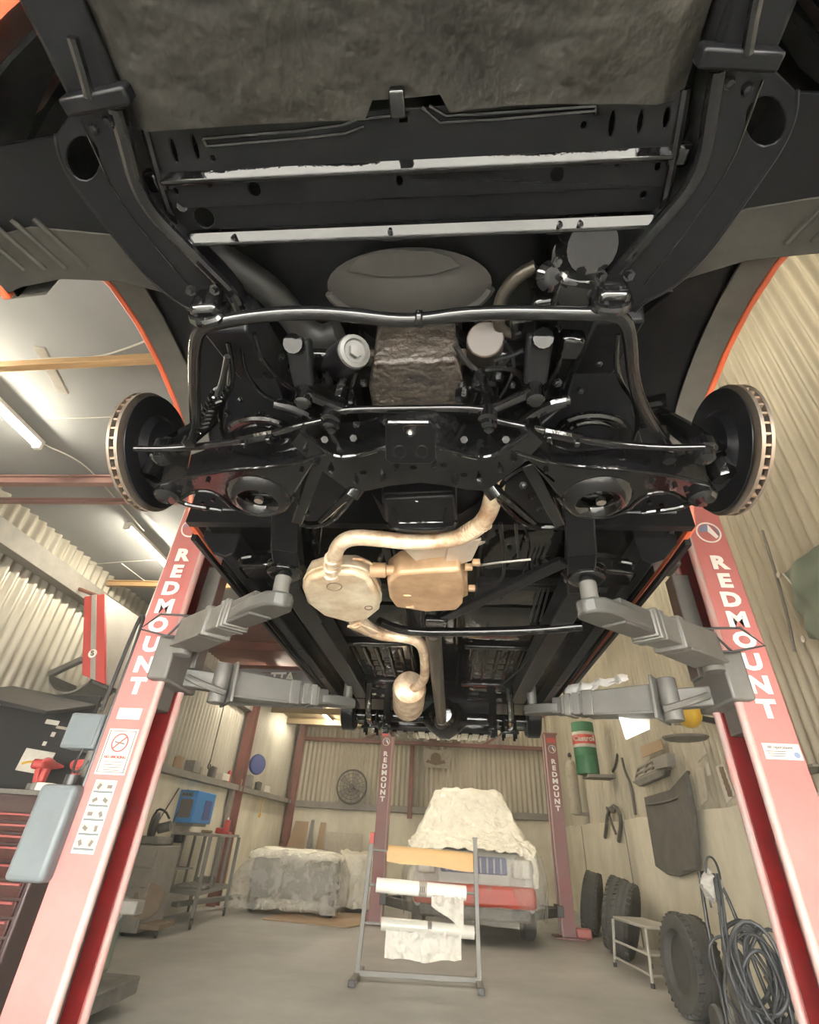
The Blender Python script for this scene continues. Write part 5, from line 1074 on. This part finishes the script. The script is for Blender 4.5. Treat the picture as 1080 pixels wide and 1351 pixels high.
G().grid(lambda u, v: b0.lerp(b1, u) + V3((0, .4 * v, -.16 * math.sin(math.pi * u) ** .6)), 20, 4, (0, 0, .02)).obj('drip_tray', 'arm_grey', ht)
G().beam(b0 + V3((0, 0, .02)), f4[3].lerp(f4[0], .18), .05, .05).obj('support_arm', 'arm_grey', ht, bev=.006)
G().tube([f4[0] + V3((.05, .3, .0)), f4[0] + V3((-.05, .3, .12)), V3((XL + .1, hy + .3, 3.2))], .02, 8).obj('top_bracket', 'rust_steel', ht)
# --- tool chest and board at the left edge -------------------------------------
tc = thing('tool_chest', 'dark red tool chest with many drawers at the left edge of the picture', 'tool chest', (-3.05, 3.85, 0))
G().box((-3.02, 3.92, .66), (.90, .52, 1.14)).obj('body', 'chest_dark', tc, bev=.012)
zz = .16
for i, hh in enumerate((.19, .15, .09, .09, .09, .09, .09, .06, .06, .06)):
    d = G().box((-3.02, 3.652, zz + hh / 2), (.84, .025, hh - .014)).obj('drawer', 'chest_red', tc, bev=.004)
    G().box((-3.02, 3.632, zz + hh - .018), (.82, .03, .012)).obj('pull_rail', 'chest_rail', d, bev=.003); zz += hh
for x in (-3.4, -2.66):
    for y in (3.72, 4.12): G().cyl((x - .02, y, .05), (x + .02, y, .05), .05, 14).obj('castor', 'rod_black', tc)
G().box((-3.02, 3.92, 1.24), (.92, .54, .03)).obj('top_mat', 'engine_dark', tc, bev=.004)
tb = thing('tool_hutch', 'black display board with stickers and a jutting top above the tool chest', 'display board', (-3.350, 4.15, 1.26))
G().box((-3.350, 4.16, 1.62), (.86, .03, .72)).obj('back_board', 'black_board', tb, bev=.004)
G().prism([V3((-3.800, 3.72, 1.86)), V3((-3.000, 3.72, 1.74)), V3((-2.920, 4.2, 1.90)), V3((-3.800, 4.2, 2.02))], (0, 0, .03)).obj('canopy', 'black_board', tb, bev=.006)
for i, (x, z, m, wd, hh) in enumerate(((-2.76, 1.63, 'orange', .05, .06), (-2.90, 1.67, 'decal_white', .035, .035), (-2.94, 1.60, 'decal_white', .03, .03), (-2.83, 1.72, 'sign_grey', .14, .02), (-2.95, 1.76, 'decal_white', .12, .035))):
    s_ = G().box((x - .30, 4.142, z), (wd, .004, hh), RY(.1)).obj('sticker', m, tb)
    if i == 0: G().box((x - .30, 4.139, z), (.02, .003, .03), RY(.1)).obj('sticker_mark', 'decal_white', s_)
p_ = G().box((-3.250, 4.138, 1.47), (.26, .004, .16), RY(.1)).obj('poster', 'decal_white', tb)
G().tube([(-3.350, 4.134, 1.45), (-3.280, 4.134, 1.47), (-3.200, 4.134, 1.455), (-3.180, 4.134, 1.43)], .008, 6, smooth=1).obj('poster_print', 'yellow', p_)
one(G().box((-2.72, 4.05, 1.40), (.22, .12, .27), RZ(-.1)), 'tool_case', 'black_board', 'black upright tool case on the corner of the tool chest', 'tool case', bev=.012)
def drill(x, y, z, rz, label):
    t = thing('cordless_drill', label, 'drill', (x, y, z)); R = RZ(rz); T = lambda a: V3((x, y, z)) + R @ V3(a)
    G().box(T((0, 0, .025)), (.075, .11, .05), R).obj('battery', 'engine_dark', t, bev=.006)
    G().beam(T((0, 0, .05)), T((0, .02, .15)), .04, .05, up=(0, 1, 0)).obj('grip', 'heater_red', t, bev=.01)
    G().lathe([(.02, -.09), (.033, -.08), (.036, .03), (.025, .06), (.014, .10), (.006, .12)], T((0, -.01, .175)), R @ V3((0, -1, 0)), 14).obj('motor_head', 'heater_red', t)
    return t
drill(-2.62, 3.78, 1.256, 1.2, 'red cordless drill standing in front of the black tool case')
drill(-2.88, 3.80, 1.256, .4, 'red cordless drill on the tool chest below the poster')
drill(-3.0, 3.92, 1.256, 2.2, 'red cordless drill behind the others at the picture edge')
one(G().box((-2.54, 3.72, 1.27), (.10, .08, .035), RZ(.1)), 'battery_pack', 'heater_red', 'small red battery pack on the front corner of the tool chest', 'battery', bev=.006)
one(G().box((-2.78, 3.74, 1.28), (.10, .10, .05), RZ(.3)), 'parts_box', 'decal_white', 'little white box between the two nearer drills', 'box', bev=.004)
es = thing('transmission_jack', 'dusty green black floor jack under the grey tank of the hoist post', 'jack', (-2.5, 4.5, 0))
G().box((-2.5, 4.5, .12), (.5, .6, .10)).obj('base', 'engine_dark', es, bev=.01)
G().beam((-2.66, 4.5, .15), (-2.35, 4.5, .62), .08, .10).obj('lever', 'engine_dark', es, bev=.01)
G().beam((-2.6, 4.4, .60), (-2.2, 4.4, .60), .12, .08).obj('saddle', 'dusty_steel', es, bev=.01)
for x in (-2.7, -2.3): G().cyl((x, 4.22, .05), (x, 4.26, .05), .05, 14).obj('castor', 'rod_black', es)
G().box((-2.5, 4.45, .36), (.22, .28, .3)).obj('pump', 'tarp_green', es, bev=.03)
cl2 = [((XL + .15, 5.2, 1.886), (.2, .34, .16), 'cardboard', 'brown carton on the ledge behind the black board'), ((XL + .15, 5.9, 1.896), (.2, .3, .18), 'dusty_steel', 'grey carton on the ledge under the wall heater')]
for c, sz, m, l in cl2: one(G().box(c, sz, RZ(.2)), 'carton', m, l, 'carton', bev=.008)
# --- tyres ---------------------------------------------------------------------
def tyre(c, axis, R, wd, label, tread=True):
    axis = V3(axis).normalized(); t = thing('tyre', label, 'tyre', V3((c[0], c[1], 0)), 'spare tyres along the cream wall')
    h = wd / 2
    G().lathe([(R * .60, -h * .72), (R * .66, -h * .95), (R * .82, -h), (R * .94, -h * .9), (R * .985, -h * .72), (R, -h * .4), (R, h * .4), (R * .985, h * .72), (R * .94, h * .9), (R * .82, h), (R * .66, h * .95), (R * .60, h * .72), (R * .57, h * .5), (R * .57, -h * .5)], c, axis, 44, loop=True).obj('carcass', 'tyre', t)
    for q in (-.45, 0, .45): G().lathe([(R * .995, q * h - .012), (R * 1.012, q * h - .01), (R * 1.012, q * h + .01), (R * .995, q * h + .012)], c, axis, 44).obj('tread_ring', 'tyre', t)
    u = axis.orthogonal().normalized(); v = axis.cross(u); g = G()
    for i in range(36):
        a = 2 * math.pi * i / 36; d = u * math.cos(a) + v * math.sin(a); e = v * math.cos(a) - u * math.sin(a)
        for s in (-1, 1): g.beam(V3(c) + d * R * 1.0 + axis * s * h * .5 - e * .008, V3(c) + d * R * .985 + axis * s * h * .86 + e * .008, .022, .02, up=d)
    o = g.obj('tread_lugs', 'tyre', t); o['kind'] = 'stuff'
    return t
tyre((2.06, 5.75, .345), (1, .10, -.10), .335, .24, 'large tyre standing against the hose trolley')
tyre((2.28, 8.32, .40), (.85, -.45, -.25), .40, .25, 'front tyre of the leaning pair behind the step stool')
tyre((2.33, 8.85, .41), (.85, -.45, -.22), .41, .25, 'rear tyre of the leaning pair behind the step stool')
tyre((2.36, 10.4, .41), (.9, -.35, -.2), .41, .26, 'tyre leaning behind the far hoist post')
# --- step stool -------------------------------------------------------------------
so = V3((2.12, 7.35, 0))
ss = thing('step_stool', 'small pale metal step stool in front of the leaning tyres', 'step stool', so)
tp_ = [V3((1.98, 7.75, .44)), V3((2.10, 6.95, .44)), V3((2.46, 7.02, .44)), V3((2.34, 7.8, .44))]
G().prism(tp_, (0, 0, .03)).obj('top_step', 'stool', ss, bev=.006)
ft = [V3((1.95, 7.82, 0)), V3((2.04, 6.82, 0)), V3((2.50, 6.92, 0)), V3((2.38, 7.9, 0))]
for a, b in zip(tp_, ft):
    G().tube([a, b + V3((0, 0, .02))], .016, 10).obj('leg', 'stool', ss); G().cyl(b, b + V3((0, 0, .04)), .022, 10).obj('rubber_foot', 'rod_black', ss)
for q in (.45, .8):
    a = [x.lerp(y, q) for x, y in zip(tp_, ft)]
    G().tube([a[1], a[2]], .012, 8).obj('rung', 'stool', ss); G().tube([a[0], a[1]], .012, 8).obj('rung', 'stool', ss)
a = [x.lerp(y, .48) for x, y in zip(tp_, ft)]; G().prism([a[1], a[2], a[2] + V3((-.02, .22, 0)), a[1] + V3((-.03, .22, 0))], (0, 0, .025)).obj('lower_step', 'stool', ss, bev=.005)
# --- hose trolley --------------------------------------------------------------------
hc = V3((2.22, 5.05, 0))
hz_ = thing('hose_trolley', 'black trolley heaped with grey hoses beside the red post', 'trolley', hc)
G().tube([hc + V3((.13, .0, .05)), hc + V3((.06, .05, .55)), hc + V3((.0, .1, .93)), hc + V3((-.06, .12, 1.0)), hc + V3((-.15, .12, 1.0))], .014, 10, smooth=1).obj('handle_bar', 'rod_black', hz_)
G().tube([hc + V3((-.20, .1, .05)), hc + V3((-.19, .1, .6)), hc + V3((-.15, .12, 1.0))], .014, 10, smooth=1).obj('handle_bar', 'rod_black', hz_)
G().box(hc + V3((-.02, .05, .06)), (.42, .40, .05)).obj('base_plate', 'rod_black', hz_, bev=.008)
for s in (-1, 1): G().lathe([(.02, -.02), (.09, -.025), (.10, 0), (.09, .025), (.02, .02)], hc + V3((s * .22, .2, .10)), (1, 0, 0), 18).obj('wheel', 'tyre', hz_)
G().lathe([(.09, 0), (.09, .38), (.05, .45), (.025, .47), (.025, .53)], hc + V3((-.05, .08, .085)), (0, 0, 1), 18).obj('cylinder', 'engine_dark', hz_)
random.seed(5)
for i in range(11):
    cx, cz = random.uniform(-.10, .06), random.uniform(.30, .48); rx, rz_ = random.uniform(.10, .19), random.uniform(.20, .32); ph = random.uniform(-.5, .5); yy = -.10 - i * .016; pts = []
    for k2 in range(26):
        a = 2 * math.pi * k2 / 26; rr = 1 + .10 * math.sin(3 * a + i); x, z = rx * rr * math.cos(a), rz_ * rr * math.sin(a)
        pts.append(hc + V3((cx + x * math.cos(ph) - z * math.sin(ph), yy + .04 * math.sin(a * 2 + i), max(.03, cz + x * math.sin(ph) + z * math.cos(ph)))))
    G().tube(pts, random.choice((.011, .013, .015)), 8, close=True).obj('hose', 'hose', hz_)
for dx, k2 in ((-.13, 0), (-.10, 1)):
    G().tube([hc + V3((dx + .02, -.05, 1.0)), hc + V3((dx - .02, -.12, .82)), hc + V3((dx - .08, -.16, .55)), hc + V3((dx - .07 + .03 * k2, -.22, .30)), hc + V3((dx + .02, -.26, .14)), hc + V3((dx + .2, -.28, .04))], .013, 8, smooth=2).obj('hose', 'hose', hz_)
G().tube([hc + V3((-.16, .02, .78)), hc + V3((-.15, .0, 1.0)), hc + V3((-.11, .0, 1.12)), hc + V3((-.05, .0, 1.10)), hc + V3((-.03, .02, .96)), hc + V3((-.12, .0, .74))], .009, 8, smooth=2).obj('hose', 'hose', hz_)
G().tube([hc + V3((.10, .0, .40)), hc + V3((.18, .0, .25)), hc + V3((.28, -.04, .08)), hc + V3((.36, -.05, .02))], .011, 8, smooth=1).obj('hose', 'dust_brown', hz_)
def bag(u, v):
    a = u * 2 * math.pi; p = hc + V3((-.13 + .08 * math.cos(a) * math.sin(math.pi * v), .0 + .06 * math.sin(a) * math.sin(math.pi * v), .80 + .24 * v)); return p + V3((nz(p, 22, 1), nz(p, 22, 4), nz(p, 22, 7))) * .04
one(G().grid(bag, 24, 16), 'plastic_bag', 'plastic_bag', 'crumpled clear plastic bag tied to the top of the hose trolley', 'bag', ang=70)
# --- things on the right wall -----------------------------------------------------------
WX = XR - .09
def onwall(px, z=None, x=WX): return [AX(a, b, x) for a, b in px]
dr = thing('oil_drum', 'green oil drum with a red band on the right wall', 'drum', AX(776, 1022, 2.40))
d0 = AX(776, 1022, 2.40); d1z = AX(776, 946, 2.40).z; hd = d1z - d0.z
G().lathe([(.0, 0), (.185, 0), (.19, .01), (.19, hd * .33), (.195, hd * .34), (.19, hd * .35), (.19, hd * .66), (.195, hd * .67), (.19, hd * .68), (.19, hd - .01), (.185, hd), (.0, hd)], d0, (0, 0, 1), 32).obj('drum_shell', 'drum_green', dr)
bnd = G().lathe([(.193, hd * .50), (.193, hd * .80)], d0, (0, 0, 1), 32).obj('white_band', 'decal_white', dr)
G().lathe([(.1955, hd * .56), (.1955, hd * .74)], d0, (0, 0, 1), 32).obj('red_band', 'drum_red', dr)
vd = V3((-d0.x, -d0.y, 0)).normalized(); text('Castrol', .115, 'decal_white', bnd, d0 + vd * .197 + up * hd * .65, vd.cross(V3((0, 0, -1))), (0, 0, 1), bold=.004)
G().box(d0 + V3((.17, 0, -.03)), (.46, .4, .05)).obj('wall_bracket', 'dusty_steel', dr, bev=.004)
ln_ = thing('hanging_liner', 'large dark plastic guard panel hanging on the right wall', 'guard panel', AX(880, 1100, WX))
G().prism(onwall([(851, 1052), (885, 1042), (908, 1016), (918, 1075), (925, 1148), (898, 1157), (882, 1154), (866, 1143)]), (-.02, 0, 0)).obj('sheet', 'liner_black', ln_, bev=.008)
G().tube(onwall([(853, 1062), (880, 1058), (900, 1050), (909, 1018)], x=WX - .03), .012, 8, smooth=1).obj('fold', 'liner_black', ln_)
G().prism(onwall([(899, 1052), (909, 1020), (919, 1075), (925, 1147), (905, 1150)], x=WX - .025), (-.05, 0, 0)).obj('side_fold', 'liner_black', ln_, bev=.01)
gl = thing('car_grille', 'grey car grille hung above the dark guard panel', 'car grille', AX(865, 1020, WX))
for l in ([(838, 1028), (842, 1014), (866, 1001), (870, 1014), (838, 1028)], [(840, 1021), (868, 1008)], [(850, 1024), (853, 1008)], [(860, 1019), (862, 1003)], [(838, 1030), (872, 1016), (888, 1012)]): G().tube(onwall(l, x=WX - .06), .018, 8).obj('grille_bar', 'dusty_steel', gl)
G().prism(onwall([(870, 1002), (890, 994), (892, 1012), (874, 1016)], x=WX - .02), (-.10, 0, 0)).obj('lamp_surround', 'dusty_steel', gl, bev=.01)
G().prism(onwall([(840, 1032), (886, 1014), (884, 1024), (850, 1038)], x=WX - .02), (-.08, 0, 0)).obj('lower_bar', 'engine_dark', gl, bev=.01)
for l, m, lb in (([(915, 985), (928, 978), (933, 993), (922, 1006)], 'sign_grey', 'faded square sign under the yellow lamp on the right wall'), ([(918, 1015), (928, 1012), (934, 1056), (926, 1062)], 'sign_grey', 'pinkish narrow faded sign left of the lettered plate'), ([(945, 1012), (954, 1006), (970, 1050), (960, 1060)], 'decal_white', 'pale lettered number plate fixed upright beside the red post'), ([(931, 1008), (935, 1006), (938, 1022), (934, 1024)], 'decal_white', 'slim white strip between the faded signs'), ([(846, 985), (872, 975), (876, 988), (848, 1000)], 'cardboard', 'tan cardboard square above the car grille'), ([(880, 972), (888, 964), (893, 972), (884, 980)], 'sign_grey', 'small diamond shaped sign above the car grille')):
    o = one(G().prism(onwall(l, x=WX - .012), (-.012, 0, 0)), 'wall_sign', m, lb, 'sign', 'old signs on the right wall', bev=.002)
    if 'lettered number' in lb:
        c = onwall(l, x=WX - .026); ctr = sum(c, V3()) / 4
        for i in range(5): p = c[0].lerp(c[3], .15 + i * .17).lerp(c[1].lerp(c[2], .15 + i * .17), .5); G().box(p, (.003, .09, .055), RX(.1)).obj('plate_print', 'dust_brown', o)
yl = thing('yellow_lamp', 'yellow domed work lamp over a flat dish on the right wall', 'lamp', AX(905, 950, WX - .3))
c = AX(908, 940, WX - .3)
G().ball(c, .15, 18, (.8, 1, 1)).obj('dome', 'yellow', yl); G().lathe([(.0, 0), (.2, .01), (.22, .03), (.2, .03), (.0, .02)], c + V3((-.05, .1, -.25)), (0, 0, 1), 26).obj('dish', 'dusty_steel', yl)
G().box(c + V3((.0, .18, 0)), (.14, .2, .16)).obj('body', 'sign_grey', yl, bev=.02); G().beam(c + V3((.1, 0, -.05)), c + V3((.38, 0, -.1)), .04, .05).obj('bracket', 'rod_black', yl)
gbt = thing('gas_bottle', 'pale upright gas bottle on the right wall behind the far post', 'gas bottle', AX(760, 1075, 2.6))
c = AX(760, 1075, 2.6); G().lathe([(.10, 0), (.12, .03), (.12, .85), (.08, .97), (.03, 1.0), (.03, 1.06)], c, (0, 0, 1), 20).obj('shell', 'sign_grey', gbt); G().box(c + V3((.1, 0, .02)), (.25, .2, .05)).obj('bracket', 'dusty_steel', gbt, bev=.004)
G().lathe([(.035, 0), (.045, .05), (.02, .09)], c + up * 1.05, (0, 0, 1), 12).obj('valve', 'rod_black', gbt)
for i, l in enumerate(([(814, 995), (812, 1010), (808, 1018)], [(820, 1000), (824, 1018), (832, 1035), (838, 1075)], [(800, 1065), (806, 1085), (812, 1100)])):
    one(G().tube(onwall(l, x=XR - (.035 if i < 2 else .085)), .02, 8, smooth=1), 'hung_hose', 'liner_black', ('short dark hook', 'long dark seal strip', 'dark loop of hose')[i] + ' hung on the right wall near the car grille', 'hose')
fm_ = thing('suspension_wishbone', 'dark wishbone shaped part hung low on the right wall beyond the grille', 'car part', AX(805, 1080, WX))
G().tube(onwall([(798, 1105), (802, 1068), (812, 1062), (820, 1080), (816, 1110)], x=XR - .10), .03, 8, smooth=1).obj('wishbone', 'liner_black', fm_); G().ball(AX(808, 1068, XR - .10), .06, 10).obj('boss', 'engine_dark', fm_)
# green sheet tied at the right edge
ga = [AX(1033, 757, 2.70), AX(1110, 700, 2.70), AX(1130, 850, 2.70), AX(1066, 842, 2.70)]
gt = one(G().grid(lambda u, v: ga[0].lerp(ga[1], u).lerp(ga[3].lerp(ga[2], u), v) + V3((.05 * nz((u * 3, v * 3, 2), 1.3) - .05 * math.sin(math.pi * u), 0, 0)), 20, 16, (.006, 0, 0)), 'green_tarp', 'tarp_green', 'dull green sheet tied to the corrugated wall at the right edge', 'tarpaulin')
for p in (ga[0], ga[3]): G().lathe([(.012, 0), (.025, .002), (.025, .008), (.012, .01)], p + V3((-.02, .02, 0)), (-1, 0, 0), 14).obj('eyelet', 'steel', gt)
G().tube([ga[0], ga[0] + V3((0, -.05, -.12)), ga[0] + V3((0, -.1, -.2))], .008, 6).obj('tie_cord', 'cable', gt)
one(G().tube(onwall([(1005, 700), (1024, 760), (1040, 820), (1048, 860)], x=WX - .01), .012, 8, smooth=1), 'wall_conduit', 'dusty_steel', 'thin dark conduit running down the corrugated wall beside the green sheet', 'conduit')
sh_ = thing('wall_shelf', 'narrow dusty shelf on the right wall behind the red post', 'shelf', AX(1066, 1085, WX - .1))
c = AX(1066, 1085, WX - .12); G().box(c, (.22, .9, .03)).obj('board', 'dusty_steel', sh_, bev=.003); G().box(c + V3((.0, 0, .32)), (.22, .9, .02)).obj('board', 'dusty_steel', sh_, bev=.003)
for i in (-1, 1): G().box(c + V3((.1, i * .42, .16)), (.02, .03, .4)).obj('bracket', 'rod_black', sh_)
for i, (m, l, k2) in enumerate((('decal_white', 'white tin on the narrow wall shelf', 'tin'), ('rust_steel', 'rusty tin on the narrow wall shelf', 'tin'), ('box_grey', 'grey tin on the narrow wall shelf', 'tin'), ('drum_green', 'green tin on the narrow wall shelf', 'tin'))):
    one(G().lathe([(.05, 0), (.05, .14), (.045, .15), (.02, .15)], c + V3((-.02, -.3 + i * .17, .016)), (0, 0, 1), 16), 'tin', m, l, k2, 'tins on the wall shelf')
one(G().box((.9, 11.9, .04), (1.6, .05, .08)), 'floor_rail', 'white_paint', 'white bar lying on the floor under the wrapped car', 'bar', bev=.004)
# --- haze --------------------------------------------------------------------------------
hm = bpy.data.materials.new('haze'); hm.use_nodes = True; nt = hm.node_tree; nt.nodes.clear()
ou = nt.nodes.new('ShaderNodeOutputMaterial'); vs_ = nt.nodes.new('ShaderNodeVolumeScatter'); vs_.inputs['Color'].default_value = (1, .96, .86, 1); vs_.inputs['Density'].default_value = .006; vs_.inputs['Anisotropy'].default_value = .2
nt.links.new(vs_.outputs[0], ou.inputs['Volume']); MATS['haze'] = hm
HZ = 1
if HZ:
    hz = G().box(((XL + XR) / 2, (YF + YB) / 2, ZC / 2), (XR - XL - .3, YB - YF - .4, ZC - .06)).obj('haze', 'haze'); hz['kind'] = 'stuff'; hz['label'] = 'thin smoky haze hanging in the workshop air'
